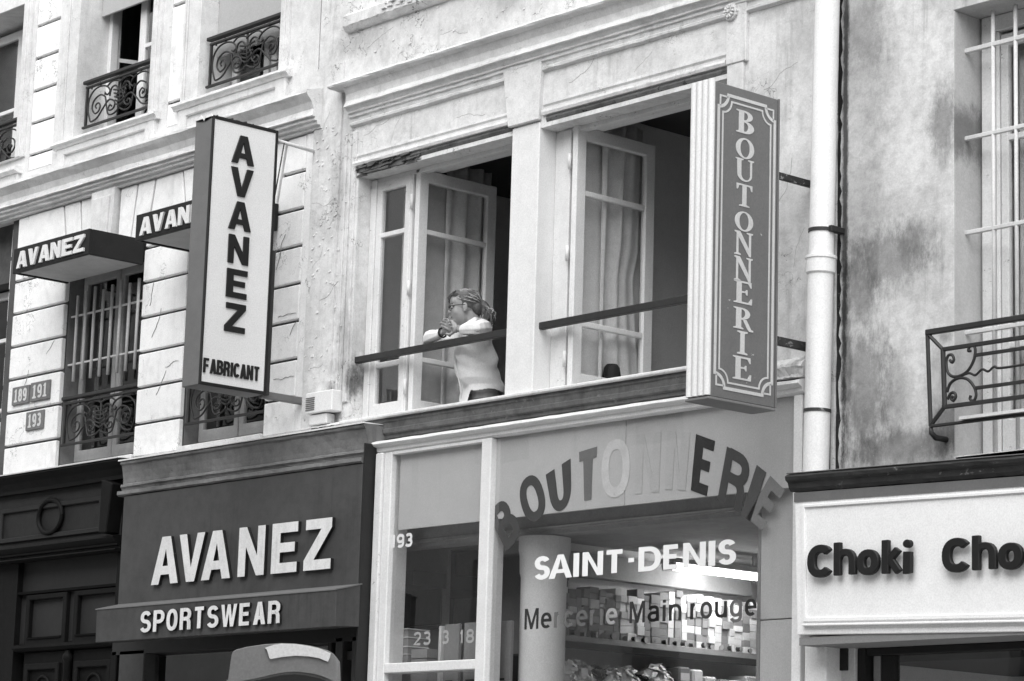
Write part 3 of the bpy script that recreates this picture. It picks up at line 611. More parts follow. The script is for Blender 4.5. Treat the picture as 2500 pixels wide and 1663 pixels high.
# tall projecting sign
P = thing('projecting_sign', (-14.83, -.3, 4.6), 'tall white projecting sign with black stacked letters and grey edge', 'sign')
X0 = -14.722
MB().prism([(-.905, 4.602), (-.358, 4.602), (-.358, 6.475), (-.905, 6.475)], -14.93, X0-.004, fn=lambda a, b, d: (d, a, b)).build('sign_box', 'signgrey', P, .004)
box('face_panel', 'signwhite', P, X0-.012, X0+.002, -.893, -.372, 4.625, 6.455, 0)
for a, b, c, d in ((-.906, -.892, 4.602, 6.477), (-.374, -.352, 4.602, 6.477), (-.891, -.375, 6.454, 6.478), (-.891, -.375, 4.602, 4.622)):
    box('edge_trim', 'letterblack', P, X0-.015, X0+.008, a, b, c, d, .003)
box('cable_duct', 'iron', P, X0-.03, X0+.004, -.351, -.322, 4.602, 5.62, .004)
for k, (c, zt) in enumerate(zip('AVANEZ', (6.383, 6.152, 5.915, 5.677, 5.438, 5.2))):
    mb = MB(); wd = .19 if c in 'AV' else .172
    zb = zt-.205; glyph(mb, c, wd, .2, .05, lambda a, v, d, z=zb, w_=wd: (X0+.002-d, -.645-w_/2+a, z+v), -.012, .0, 'heavy'); mb.build('letter', 'letterblack', P, .002)
ws = [WID.get(c, 1.) for c in 'FABRICANT']; u = (.468)/(sum(ws)+.10*8); y = -.884
for c, wd in zip('FABRICANT', ws):
    mb = MB(); glyph(mb, c, wd*u, .1, .0165, lambda a, v, d, y=y: (X0+.002-d, y+a, 4.686+v), -.01, .0); mb.build('letter', 'letterblack', P); y += (wd+.10)*u
MB().tube([(X0-.03, -.36, 6.418), (X0-.02, 0.04, 6.395)], .014, 6).build('bracket', 'bar', P, 0, True)
MB().tube([(X0-.02, -.28, 6.405), (X0-.02, -.345, 5.98)], .005, 5).build('stay_rod', 'iron_g', P, 0, True)
box('bracket', 'signgrey', P, X0-.075, X0-.03, -.36, .02, 4.585, 4.635, .004)
for k in range(6):   # torn sheet metal on the top edge
    yy = -.9+k*.06; MB().prism([(yy, 6.47), (yy+.05, 6.47), (yy+.03+random.uniform(0, .02), 6.47+random.uniform(.01, .03)), (yy+.01, 6.47+random.uniform(.0, .02))], X0-.01, X0-.004, fn=lambda a, b, d: (d, a, b)).build('torn_edge', 'iron', P)
MB().prism([(-14.93, 6.47), (-14.72, 6.47), (-14.74, 6.49), (-14.80, 6.485), (-14.82, 6.45), (-14.86, 6.50), (-14.90, 6.48)], -.912, -.906).build('torn_edge', 'signwhite', P)

# alarm box on the pier
q = thing('alarm_box', (-14.53, -.04, 4.43), 'small white louvred box on the flaking pier beside the tall sign', 'alarm box')
k_ = lambda x: x*.9955
box('case', 'whitepaint', q, k_(-14.68), k_(-14.38), -.09, .02, 4.49, 4.635, .006)
for i in range(7): box('louvre', 'signgrey', q, k_(-14.672), k_(-14.575), -.094, -.089, 4.51+.014*i, 4.517+.014*i, 0)
box('base_block', 'oldwhite', q, k_(-14.66), k_(-14.46), -.07, .02, 4.41, 4.482, .006)
MB().box(k_(-14.66), k_(-14.42), -.05, .02, 4.375, 4.408).build('base_plate', 'lead', q, .004)

# ================================================================== carriage entrance, far left
D = thing('carriage_door', (-17.9, .1, .13), 'dark panelled wooden carriage door under a dark cornice, left of the shop awning', 'door')
MB().sweep([(-.1, 4.40), (.13, 4.382), (.14, 4.365), (.12, 4.35), (.08, 4.32), (.05, 4.27), (.05, 4.24), (-.1, 4.24)], -20.5, -16.86, 20, .002).build('cornice', 'door', D)
box('lead_flashing', 'bar', D, -20.5, -16.86, -.145, .02, 4.381, 4.39, 0)
box('overdoor', 'door2', D, -20.5, -16.98, 0.0, .25, 3.72, 4.25, .004)
fr = MB().prism([(-18.75, 3.86), (-17.2, 3.86), (-17.2, 4.14), (-18.75, 4.14)], -.022, .01, [[(-18.68, 3.90), (-18.68, 4.10), (-17.27, 4.10), (-17.27, 3.90)]]).build('panel_mould', 'door2', D, .006)
mb = MB(); mb.tube([(-17.96+.17*math.cos(t), -.02, 4.03+.13*math.sin(t)) for t in [i*math.pi/14 for i in range(29)]], .02, 8, False); mb.build('oval_mould', 'door', fr, 0, True)
MB().prism([(-17.10, 3.83), (-17.0, 3.83), (-16.95, 4.2), (-17.10, 4.24)], -.12, .01).build('console_bracket', 'door', D, .008)
MB().sweep([(-.05, 3.825), (.07, 3.815), (.075, 3.80), (.06, 3.785), (.03, 3.76), (.03, 3.745), (-.05, 3.745)], -20.5, -16.97, 8).build('mid_mould', 'door', D)
MB().sweep([(-.05, 3.722), (.045, 3.718), (.05, 3.71), (.02, 3.70), (-.05, 3.70)], -20.5, -16.97, 8).build('mid_mould', 'door', D)
box('fan_light', 'shopdark2', D, -20.4, -17.0, .10, .3, 3.06, 3.71, 0)
for x0, x1 in ((-18.32, -17.83), (-17.62, -17.08)):
    tp = MB().prism([(x0-.05, 3.03), (x1+.05, 3.03), (x1+.05, 3.44), (x0-.05, 3.44)], .06, .11, [[(x0, 3.10), (x0, 3.40), (x1, 3.40), (x1, 3.10)]]).build('transom_panel', 'door', D, .006)
    MB().sweep([(-.09, 3.108), (-.045, 3.103), (-.05, 3.09), (-.09, 3.088)], x0, x1, 1).build('bead', 'door', tp)
MB().sweep([(-.12, 3.475), (-.05, 3.468), (-.06, 3.45), (-.12, 3.448)], -18.5, -16.99, 1).build('mid_mould', 'door', D)
MB().sweep([(-.12, 3.05), (-.02, 3.045), (-.02, 3.02), (-.05, 3.0), (-.12, 2.99)], -18.48, -17.0, 6).build('mid_mould', 'door', D)
for x0, x1 in ((-18.40, -17.78), (-17.68, -17.05)):
    lf = box('door_leaf', 'door', D, x0, x1, .09, .15, .2, 2.99, .004)
    for z0, z1 in ((2.2, 2.90), (1.2, 2.1), (.35, 1.1)):
        p = MB().prism([(x0+.06, z0), (x1-.06, z0), (x1-.06, z1), (x0+.06, z1)], .06, .095, [[(x0+.11, z0+.05), (x0+.11, z1-.05), (x1-.11, z1-.05), (x1-.11, z0+.05)]]).build('panel_mould', 'door', lf, .006)
    mb = MB(); mb.tube([((x0+x1)/2+.10*math.cos(t), .085, 2.70+.1*math.sin(t)) for t in [i*math.pi/10 for i in range(21)]], .012, 6, False); mb.build('ring_mould', 'door', lf, 0, True)
MB().lathe([(.035, .2), (.035, 2.9), (.045, 2.92), (.045, 2.95), (.03, 2.97), (.03, 2.985), (.001, 2.99)], (-17.73, .08), 12).build('centre_post', 'door', D, 0, True, 40)
box('jamb_post', 'door', D, -17.04, -16.95, .02, .14, .13, 3.70, .008)
box('side_pier', 'door', D, -20.5, -18.5, .05, .4, .13, 3.71, 0)

# ================================================================== dark sportswear shop front
F = thing('shop_front', (-15.2, -.2, .13), 'dark grey shop front with big raised white letters and a box awning below', 'shop front')
MB().sweep([(-.05, 4.345), (.195, 4.332), (.207, 4.322), (.203, 4.31), (.19, 4.30), (.178, 4.25), (.17, 4.20), (.168, 4.165), (.188, 4.158), (.192, 4.142), (.18, 4.13), (.176, 4.115), (.216, 4.105), (.219, 4.08), (.206, 4.07), (-.05, 4.066)], -16.72, -13.80, 40, .002).build('cornice', 'coving', F)
box('lead_flashing', 'whitepaint', F, -16.74, -13.8, -.213, .03, 4.334, 4.344, 0)
MB().box(-16.645, -13.80, -.205, .03, 3.25, 4.064).build('fascia_panel', 'shopdark', F, .004)
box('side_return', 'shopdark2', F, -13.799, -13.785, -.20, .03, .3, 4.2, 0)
def s21(x, z): return S(x, z, -.15, -.225)
xs = [(-16.296, -15.954), (-15.959, -15.642), (-15.666, -15.313), (-15.225, -14.917), (-14.836, -14.543), (-14.466, -14.166)]
for c, (a, b) in zip('AVANEZ', xs):
    mb = MB(); xa, zb = s21(a, 3.393); xb, zt = s21(b, 3.738)
    glyph(mb, c, xb-xa, zt-zb, .06, front(xa, zb), -.232, -.20, 'heavy'); edges_dark(mb.build('letter', 'letterwhite', F))
aw = MB().prism([(-.395, 2.972), (-.40, 3.213), (-.20, 3.262), (-.20, 2.985)], -16.62, -13.775, fn=lambda a, b, d: (d, a, b)).build('awning_box', 'shopdark', F, .004)
MB().prism([(-.405, 3.209), (-.404, 3.217), (-.19, 3.27), (-.19, 3.262)], -16.63, -13.77, fn=lambda a, b, d: (d, a, b)).build('drip_edge', 'signgrey', aw)
ws_ = word(F, 'SPORTSWEAR', *[S(x, 3, -.5, -.40)[0] for x in (-15.862, -14.215)], S(0, 3.004, -.5, -.4)[1], .152, .026, -.418, -.40, 'letterwhite', 'sans', .20, ax=1.6)
for o in ws_: edges_dark(o)
# shop window and door under the awning
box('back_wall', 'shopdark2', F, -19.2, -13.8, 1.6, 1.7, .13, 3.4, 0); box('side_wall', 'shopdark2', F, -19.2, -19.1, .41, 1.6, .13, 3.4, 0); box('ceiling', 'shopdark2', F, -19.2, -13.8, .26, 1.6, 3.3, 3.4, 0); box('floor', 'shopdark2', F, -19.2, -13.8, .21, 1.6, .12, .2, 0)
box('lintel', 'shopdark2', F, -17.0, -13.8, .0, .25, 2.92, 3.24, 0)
for x0, x1, m in ((-17.02, -16.94, 'door'), (-16.90, -16.57, 'shopdark'), (-14.28, -14.20, 'shopdark'), (-14.1, -14.0, 'shopdark'), (-13.93, -13.82, 'shopdark2')):
    box('pilaster', m, F, x0, x1, .0, .14, .13, 2.95, .006)
box('pane', 'shopglass', F, -16.57, -14.28, .10, .106, .6, 2.92, 0); box('pane', 'shopglass', F, -14.2, -13.95, .10, .106, .6, 2.92, 0)
box('transom', 'shopdark', F, -14.28, -13.93, .04, .1, 2.80, 2.86, .004)
box('stall_riser', 'shopdark', F, -16.95, -13.82, .02, .2, .13, .6, .006)

# ================================================================== plaster building in the middle
B = thing('plaster_building', (-12.3, .2, .13), 'flaking white plaster building with two wide open windows on its upper floor', 'building')
def wavy(x, z0, z1, n, amp, sd):
    r = random.Random(sd); return [(x+r.uniform(-amp, amp), z0+(z1-z0)*i/n) for i in range(n+1)]
redge = wavy(-9.835, 3.3, 9.6, 60, .006, 3)
MB().prism([(-14.75, 4.26), (-10.3, 4.26), (-10.3, 3.3)]+redge+[(-14.75, 9.6)], 0., .19,
           [[(-14.235, 4.40), (-14.235, 6.13), (-12.617, 6.13), (-12.617, 4.40)], [(-12.355, 4.40), (-12.355, 6.13), (-10.69, 6.13), (-10.69, 4.40)]]).build('wall', 'limewash', B)
box('mortar_bed', 'dirt', B, -9.834, -9.745, .014, .3, 2.6, 9.6, 0)
# flaking pilaster strip on the left, its edge mouldings
MB().prism(wavy(-14.755, 4.41, 7.0, 40, .004, 5)+wavy(-14.44, 7.0, 4.41, 40, .004, 6), -.018, .01).build('pilaster', 'limewash', B)
for xa, xb, o in ((-14.40, -14.37, .014), (-14.345, -14.325, .010), (-14.30, -14.255, .018)): box('edge_mould', 'limewash', B, xa, xb, -o, .01, 4.55, 6.46, .004)
fk = MB()
for i in range(145):   # curled flakes of limewash, lifting at the lower edge
    if i < 120: x = random.uniform(-14.74, -14.26); z = random.uniform(4.42, 6.6)
    elif i < 145: x = random.uniform(-14.4, -12.0); z = random.uniform(6.87, 7.2)
    else: x = random.uniform(-10.5, -10.05); z = random.uniform(4.5, 6.7)
    r = random.uniform(.005, .012)+.014*random.random()**3; n_ = 7; y0 = -.0185 if x < -14.44 else -.0005
    pts = [(x+r*random.uniform(.6, 1.2)*math.cos(k*6.283/n_), z+r*.8*random.uniform(.6, 1.2)*math.sin(k*6.283/n_)) for k in range(n_)]
    lift = random.uniform(.002, .006)
    fk.add([(a, y0-.0015-lift*max(0, (z+r*.3-b)/r), b) for a, b in pts]+[(a, y0+.002, b) for a, b in pts], [tuple(range(n_)), tuple(range(n_, 2*n_))]+[(k, (k+1) % n_, n_+(k+1) % n_, n_+k) for k in range(n_)])
fk.build('limewash_flakes', 'limewash', B, kind='stuff')
def cracks(parent, spots, y, seed, mat='crack'):
    rc = random.Random(seed); mb = MB()
    for x, z, ln, ang in spots:
        a = math.radians(ang); p = [(x, z)]; w_ = rc.uniform(.0012, .0026)
        for k in range(int(ln/.03)):
            a += rc.uniform(-.55, .55); a += (math.radians(ang)-a)*.25; p.append((p[-1][0]+.03*math.cos(a), p[-1][1]+.03*math.sin(a)))
        L, R = ribbon(p, w_, False); n = len(p)
        vs = [(a_, y, b_) for a_, b_ in L+R]+[(a_, y+.004, b_) for a_, b_ in L+R]
        fs = [(i, i+1, n+i+1, n+i) for i in range(n-1)]+[(2*n+i, 3*n+i, 3*n+i+1, 2*n+i+1) for i in range(n-1)]+[(i, 2*n+i, 2*n+i+1, i+1) for i in range(n-1)]+[(n+i, n+i+1, 3*n+i+1, 3*n+i) for i in range(n-1)]
        mb.add(vs, fs)
    mb.build('hairline_cracks', mat, parent, kind='stuff')
cracks(B, [(-14.74, 6.02, .30, 12), (-14.70, 5.55, .2, 60), (-14.6, 5.3, .25, 25), (-14.7, 4.82, .18, 15), (-14.55, 5.8, .16, 40), (-14.66, 6.5, .2, 70)], -.0188, 4)
cracks(B, [(-14.2, 6.42, .3, -15), (-13.9, 6.30, .25, 75), (-13.2, 6.36, .3, 10), (-12.1, 6.38, .35, 8), (-11.5, 6.33, .2, 60), (-14.2, 7.05, .3, 20), (-13.4, 6.98, .3, 10), (-13.6, 7.6, .5, 80), (-10.3, 5.2, .4, 85), (-10.15, 4.9, .25, 70), (-10.4, 6.0, .3, 20)], -.0006, 5)
# pier between the windows
box('pier', 'whitepaint', B, -12.619, -12.353, -.012, .20, 4.40, 6.172, .006)
MB().prism([(-12.30+-.047, 6.17+.01), (-12.64, 6.18), (-12.725, 6.69), (-12.325, 6.69)], -.035, .02).build('keystone', 'stucco', B, .005)
# main cornice over the windows
MB().sweep([(-.02, 6.868), (.06, 6.835), (.135, 6.805), (.142, 6.79), (.135, 6.778), (.10, 6.765), (.072, 6.72), (.068, 6.67), (.085, 6.64), (.088, 6.628), (.070, 6.625), (.05, 6.60), (.05, 6.588), (.035, 6.584), (.035, 6.562), (.022, 6.556), (.018, 6.53), (.028, 6.522), (.026, 6.506), (.006, 6.496), (-.02, 6.49)], -14.33, -9.95, 60, .0022).build('cornice', 'stucco', B)
MB().sweep([(-.02, 6.868), (.06, 6.835), (.135, 6.805), (.142, 6.79), (.135, 6.778), (-.02, 6.77)], -14.46, -14.332, 3, .002).build('cornice_end', 'stucco', B)
for x0, x1 in ((-14.285, -12.655), (-12.328, -10.70)):
    MB().sweep([(-.02, 6.30), (.010, 6.292), (.012, 6.275), (.002, 6.262), (.002, 6.245), (.022, 6.238), (.026, 6.222), (.02, 6.205), (-.02, 6.20)], x0, x1, 24, .002).build('architrave', 'stucco', B)
    lw = MB(); lw.sweep([(-.19, 6.20), (.006, 6.198), (.010, 6.18), (.002, 6.16), (-.02, 6.15), (-.19, 6.145)], x0+.03, x1+.04, 50, .006); lw.build('lintel_beam', 'lintelwood', B)
# rotten splinters on the left lintel end
for i in range(46):
    x = -14.27+random.random()**1.4*.62; z = 6.20-random.random()*.075-(0 if x > -14.1 else 0.0)
    MB().prism([(x, z), (x+random.uniform(.05, .14), z+random.uniform(-.006, .008)), (x+.1, z+random.uniform(.008, .022)), (x+.02, z+random.uniform(.006, .016))], -random.uniform(.006, .03), .0).build('splinter', 'lintelwood', B)
# rough string course near the top
MB().sweep([(-.02, 7.20), (.03, 7.205), (.055, 7.235), (.06, 7.24), (.062, 7.31), (.03, 7.335), (-.02, 7.34)], -14.42, -12.0, 70, .0035).build('string_course', 'limewash', B)
for i in range(60):
    x = -14.0+random.random()*1.7; z = random.uniform(7.25, 7.33); r = random.uniform(.01, .03)
    MB().prism([(x, z), (x+r*2.2, z+random.uniform(-.008, .01)), (x+r*1.8, z+r), (x+r*.4, z+r*.8)], -.062-random.uniform(.004, .016), -.055).build('plaster_scab', 'limewash', B)
# right-hand pilaster with a rosette
box('pilaster', 'limewash', B, -10.688, -10.525, -.03, .01, 6.20, 6.62, .005); box('pilaster', 'limewash', B, -10.684, -10.55, -.024, .01, 4.40, 6.20, .005)
rz = S(-10.689, 6.542, 0, -.05)
mb = MB(); mb.prism([(rz[0]+.052*math.cos(i*math.pi/12)*(1+.06*math.cos(i*math.pi)), rz[1]+.052*math.sin(i*math.pi/12)) for i in range(24)], -.05, -.0); ro = mb.build('rosette', 'stucco', B, .004)
for i in range(10):
    a = i*math.pi/5; MB().prism([(rz[0]+(.016+.026*t_)*math.cos(a+da), rz[1]+(.016+.026*t_)*math.sin(a+da)) for t_, da in ((0, -.2), (1, -.2), (1, .2), (0, .2))], -.066, -.048).build('petal', 'stucco', ro, .003)
MB().prism([(rz[0]+.011*math.cos(i*math.pi/5), rz[1]+.011*math.sin(i*math.pi/5)) for i in range(10)], -.07, -.048).build('boss', 'stucco', ro, .002)
# sill, sill beam
box('window_sill', 'oldwhite', B, -14.25, -10.55, -.075, .30, 4.385, 4.408, .006)
MB().sweep([(-.02, 4.384), (.045, 4.384), (.05, 4.36), (.042, 4.35), (.042, 4.315), (.05, 4.308), (.05, 4.283), (.03, 4.275), (.03, 4.25), (-.02, 4.245)], -14.32, -10.56, 70, .0015).build('sill_beam', 'beam', B)
MB().sweep([(-.02, 4.42), (.055, 4.405), (.06, 4.392), (-.02, 4.386)], -14.75, -14.26, 20, .003).build('window_sill', 'oldwhite', B)
MB().sweep([(-.02, 4.375), (.03, 4.36), (.10, 4.318), (.108, 4.30), (.10, 4.285), (.09, 4.255), (.095, 4.24), (-.02, 4.236)], -10.556, -9.985, 26, .006).build('plaster_ledge', 'limewash', B)
# hand rails
for x0, x1 in ((-14.26, -12.612), (-12.36, -10.66)):
    box('hand_rail', 'iron', B, x0, x1, .03, .075, 4.822, 4.866, .004)
# room behind
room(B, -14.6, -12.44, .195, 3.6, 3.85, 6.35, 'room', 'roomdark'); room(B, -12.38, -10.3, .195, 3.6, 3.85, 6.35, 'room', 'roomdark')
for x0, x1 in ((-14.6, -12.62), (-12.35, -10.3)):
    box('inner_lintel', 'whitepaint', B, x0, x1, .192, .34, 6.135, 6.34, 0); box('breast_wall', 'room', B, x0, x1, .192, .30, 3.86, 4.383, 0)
# bay one: fixed narrow casement, then a leaf swung in at right angles
box('window_frame', 'oldwhite', B, -14.234, -14.175, .11, .19, 4.41, 6.12, .005); box('window_frame', 'oldwhite', B, -14.234, -12.62, .135, .192, 6.10, 6.132, .004)
box('window_frame', 'oldwhite', B, -14.234, -12.62, .12, .30, 4.41, 4.44, .004)
leaf(B, 'casement', lambda s, d, z: (-14.175+s, .12+d, 4.445+z), .365, 1.655, [.36, 1.27], stile=.055, th=.045, paint='oldwhite')
box('hinge_post', 'oldwhite', B, -13.812, -13.79, .125, .17, 4.44, 6.10, .004)
for z in (4.62, 5.3, 5.9): MB().tube([(-13.783, .115, z-.05), (-13.783, .115, z+.05)], .011, 8).build('hinge', 'oldwhite', B, 0, True)
leaf(B, 'casement', lambda s, d, z: (-13.775+d, .135+s, 4.445+z), .70, 1.685, [.37, 1.255], stile=.085, th=.045, paint='whitepaint', top=.085)
box('window_frame', 'oldwhite', B, -12.352, -12.27, .13, .19, 4.41, 6.12, .005)
# bay two: leaf swung in
box('window_frame', 'oldwhite', B, -12.269, -12.20, .12, .17, 4.41, 6.12, .005)
for z in (4.62, 5.3, 5.9): MB().tube([(-12.182, .10, z-.05), (-12.182, .10, z+.05)], .011, 8).build('hinge', 'oldwhite', B, 0, True)
leaf(B, 'casement', lambda s, d, z: (-12.17+d, .11+s, 4.445+z), .70, 1.69, [.41, 1.255], stile=.085, th=.045, paint='whitepaint', top=.085)
box('window_frame', 'oldwhite', B, -12.352, -10.69, .135, .192, 6.10, 6.132, .004)
# partitions and curtains seen through the leaves
box('net_curtain', 'net', B, -13.84, -13.834, .20, .52, 4.3, 6.12, 0); box('embrasure', 'roomlight', B, -12.30, -12.245, .196, .80, 3.9, 6.13, 0)
drape('curtain', B, .45, .86, -13.825, 4.2, 6.25, 3, .022, 'curtain', 'y', .08, 1)
drape('curtain', B, .40, .80, -12.215, 4.2, 6.25, 3, .022, 'curtain', 'y', .25, 2)
drape('curtain', B, -14.16, -13.96, .36, 4.2, 6.2, 3, .02, 'net', 'x', 0, 3)
wv = thing('pot', (-12.17, .5, 4.41), 'small low dark round pot on the sill behind the glass of the right window leaf', 'pot')
MB().lathe([(.045, 4.384), (.056, 4.42), (.06, 4.56), (.05, 4.62), (.035, 4.64)], (-12.17, .5), 16).build('body', 'reel', wv, 0, True)
box('inner_shelf', 'roomlight', B, -12.39, -11.0, .31, .7, 4.36, 4.383, 0)
cb = thing('cabinet', (-13.2, .9, 3.86), 'pale low cabinet inside the left window beyond the leaning person', 'cabinet')
box('carcass', 'room', cb, -13.5, -12.7, .7, 1.1, 3.86, 4.62, .006); box('top', 'roomlight', cb, -13.52, -12.68, .68, 1.12, 4.622, 4.65, .006)

# ================================================================== haberdasher's shop window
H = thing('shop_window', (-12.0, -.05, .13), 'wide glazed shop window with faded lettering and stacked boxes inside, white door frame at its left', 'shop window')
MB().sweep([(-.02, 4.238), (.10, 4.222), (.135, 4.21), (.14, 4.195), (.13, 4.185), (.105, 4.175), (.10, 4.15), (.085, 4.14), (-.02, 4.14)], -13.80, -9.98, 40, .0015).build('cornice', 'whitepaint', H)
box('door_post', 'oldwhite', H, -13.775, -13.70, -.12, .06, .13, 4.138, .008); box('door_post', 'whitepaint', H, -13.70, -13.625, -.10, .06, .13, 4.138, .006)
box('mullion', 'whitepaint', H, -12.716, -12.622, -.105, .03, .13, 4.138, .006)
box('end_post', 'whitepaint', H, *[S(x, 0, 0, -.09)[0] for x in (-10.143, -10.077)], -.09, .03, .13, 4.138, .006)
box('head_rail', 'whitepaint', H, -13.62, -12.72, -.098, .03, 4.118, 4.139, .003)
box('transom', 'whitepaint', H, -13.626, -12.714, -.10, .02, 2.685, 2.748, .005)
box('side_gap', 'dirt', H, -9.985, -9.86, -.02, .3, .13, 4.25, 0)
box('pane', 'shopglass', H, -13.63, -12.71, -.062, -.056, 2.745, 4.12, 0); box('pane', 'shopglass', H, -13.63, -12.71, -.062, -.056, .5, 2.688, 0)
box('pane', 'shopglass', H, -12.625, -10.03, -.062, -.056, .6, 4.14, 0)
# interior shell
MB().box(-13.59, -12.72, -.0525, -.035, 3.622, 4.13).build('bulkhead', 'bulkhead', H); MB().box(-12.63, -11.452, -.0525, -.035, 3.622, 4.14).build('bulkhead', 'bulkhead', H, .002); MB().box(-11.448, -10.04, -.0525, -.035, 3.622, 4.14).build('bulkhead', 'bulkhead', H, .002)
MB().sweep([(-.25, 3.688), (-.235, 3.686), (-.235, 3.60), (-.22, 3.594), (-.22, 3.575), (-.24, 3.57), (-.24, 3.545), (-.34, 3.54), (-.34, 3.688)], -14.3, -10.1, 4).build('bulkhead_beam', 'ceiling', H)
box('bulkhead_bead', 'bulkhead', H, -12.6, -10.1, .212, .236, 3.584, 3.592, 0)
box('return_panel', 'bulkhead', H, -10.375, -10.10, -.005, .25, 2.9, 3.66, .003); box('return_panel', 'bulkhead', H, -10.375, -10.10, -.003, .25, 1.2, 2.894, .003)
box('edge_strip', 'shelf', H, -10.40, -10.377, -.004, .25, 1.2, 3.5, 0)
box('ceiling', 'ceiling', H, -14.4, -10.0, .34, 4.2, 3.63, 3.68, 0)
box('shop_wall', 'room', H, -14.4, -13.23, 1.1, 4.2, .13, 3.63, 0); box('shop_wall', 'roomdark', H, -13.23, -10.0, 4.15, 4.2, .13, 3.63, 0); box('shop_wall', 'room', H, -10.09, -10.0, .3, 4.15, .13, 3.63, 0)
box('shop_floor', 'shelf', H, -14.4, -10.0, .02, 4.2, .1, .2, 0); box('side_wall', 'shopdark2', H, -14.4, -14.36, .03, 1.1, .13, 3.63, 0)
# partition with a dark doorway, seen through the door glass
pt = MB().prism([(-14.35, 2.2), (-12.95, 2.2), (-12.95, 3.62), (-14.35, 3.62)], .55, .58, [[(-13.79, 2.2), (-13.79, 3.56), (-13.36, 3.56), (-13.36, 2.2)]]).build('partition', 'board', H)
box('partition_panel', 'shopdark', pt, -14.30, -13.83, .535, .55, 3.06, 3.40, .004)
box('shelf_edge', 'reel', pt, -14.32, -13.82, .50, .548, 3.03, 3.05, 0)
MB().lathe([(.146, .15), (.146, 3.28), (.155, 3.31), (.158, 3.42), (.165, 3.45), (.165, 3.535)], (-12.54, .30), 32).build('column', 'column', H, 0, True, 40)
# painted lettering on the glass (each letter follows the arch)
YG0, YG1 = -.0557, -.0549; YO0, YO1 = -.0632, -.0623
def g2(p): return S(p[0], p[1], -.1, -.0555)
ARCH = [('B', None, 'letterdark'), ('O', None, 'letterdark'), ('U', [(-12.03, 3.60), (-11.865, 3.655), (-11.885, 3.972), (-12.115, 3.888)], 'letterdark'),
        ('T', [(-11.80, 3.655), (-11.64, 3.665), (-11.612, 3.996), (-11.845, 3.968)], 'lettermid'),
        ('O', [(-11.605, 3.672), (-11.36, 3.668), (-11.36, 4.02), (-11.605, 4.022)], 'letterwhite'),
        ('N', [(-11.315, 3.675), (-11.11, 3.675), (-11.10, 4.03), (-11.31, 4.03)], 'letterpale'), ('N', [(-11.06, 3.685), (-10.89, 3.665), (-10.86, 4.0), (-11.05, 4.03)], 'letterpale'),
        ('E', [(-10.847, 3.662), (-10.688, 3.606), (-10.622, 3.920), (-10.812, 3.988)], 'letterblack'),
        ('R', [(-10.632, 3.585), (-10.44, 3.49), (-10.36, 3.80), (-10.56, 3.897)], 'letterdark'),
        ('I', [(-10.445, 3.49), (-10.37, 3.445), (-10.25, 3.715), (-10.325, 3.765)], 'lettergrey'),
        ('E', [(-10.40, 3.47), (-10.25, 3.37), (-10.085, 3.585), (-10.22, 3.695)], 'lettersoft')]
def rotq(cx, cz, w_, h, deg):
    a = math.radians(deg); r_ = (math.cos(a), math.sin(a)); u_ = (-math.sin(a), math.cos(a))
    return [(cx+sx*w_/2*r_[0]+sz*h/2*u_[0], cz+sx*w_/2*r_[1]+sz*h/2*u_[1]) for sx, sz in ((-1, -1), (1, -1), (1, 1), (-1, 1))]
for c, q, m in ARCH:
    if c == 'B': q = rotq(-12.468, 3.585, .19, .31, 38)
    elif c == 'O' and q is None: q = rotq(-12.222, 3.72, .215, .30, 24)
    q = [g2(p) for p in q]; wd = math.dist(q[0], q[1]); hh = math.dist(q[0], q[3]); st = .062
    if c == 'I': mb = MB().prism([(0, 0), (wd, 0), (wd, hh), (0, hh)], YG0, YG1, fn=quadmap(*q, wd, hh))
    else: mb = MB(); glyph(mb, c, wd, hh, st, quadmap(*q, wd, hh), YG0, YG1)
    mb.build('letter', m, H)
a, b = g2((-12.178, 3.211)), g2((-10.472, 3.21))
# white street name
NAME = [('S', -12.178, -12.035), ('A', -12.045, -11.836), ('I', -11.825, -11.775), ('N', -11.745, -11.565), ('T', -11.553, -11.383), ('-', -11.348, -11.300), ('D', -11.262, -11.075), ('E', -11.055, -10.912), ('N', -10.893, -10.71), ('I', -10.688, -10.634), ('S', -10.612, -10.47)]
for c, xa, xb in NAME:
    p0 = g2((xa, 3.211)); p1 = g2((xb, 3.355)); wd, hh = p1[0]-p0[0], p1[1]-p0[1]; mb = MB()
    if c == 'I': mb.prism([(0, 0), (wd, 0), (wd, hh), (0, hh)], YO0, YO1, fn=front(*p0))
    elif c == '-': mb.prism([(0, hh*.42), (wd, hh*.42), (wd, hh*.6), (0, hh*.6)], YO0, YO1, fn=front(*p0))
    else: glyph(mb, c, wd, hh, .0275, front(*p0), YO0, YO1, ax=1.75)
    mb.build('letter', 'decal', H)
def small(text, x0, x1, mats):
    p0 = g2((x0, 2.913)); p1 = g2((x1, 3.04)); return word(H, text, p0[0], p1[0], p0[1], p1[1]-p0[1], .0185, YG0, YG1, mats, gap=.22, ax=1.35)
small('Mercerie', -12.262, -11.44, ['letterblack', 'letterblack', 'lettermid', 'lettermid', 'lettermid', 'lettermid', 'lettermid', 'lettercream'])
small('Main', -11.335, -10.905, ['letterdark', 'letterblack', 'letterdark', 'letterdark']); small('rouge', -10.835, -10.312, ['letterblack', 'letterdark', 'letterblack', 'lettermid', 'letterblack'])
p0 = g2((-13.585, 3.494)); word(H, '193', p0[0], g2((-13.37, 0))[0], p0[1], .092, .02, YO0, YO1, 'letterwhite', gap=.12)
p0 = g2((-13.33, 2.853)); word(H, '23', p0[0], g2((-13.16, 0))[0], p0[1], .088, .016, YG0, YG1, 'lettercream', gap=.3)
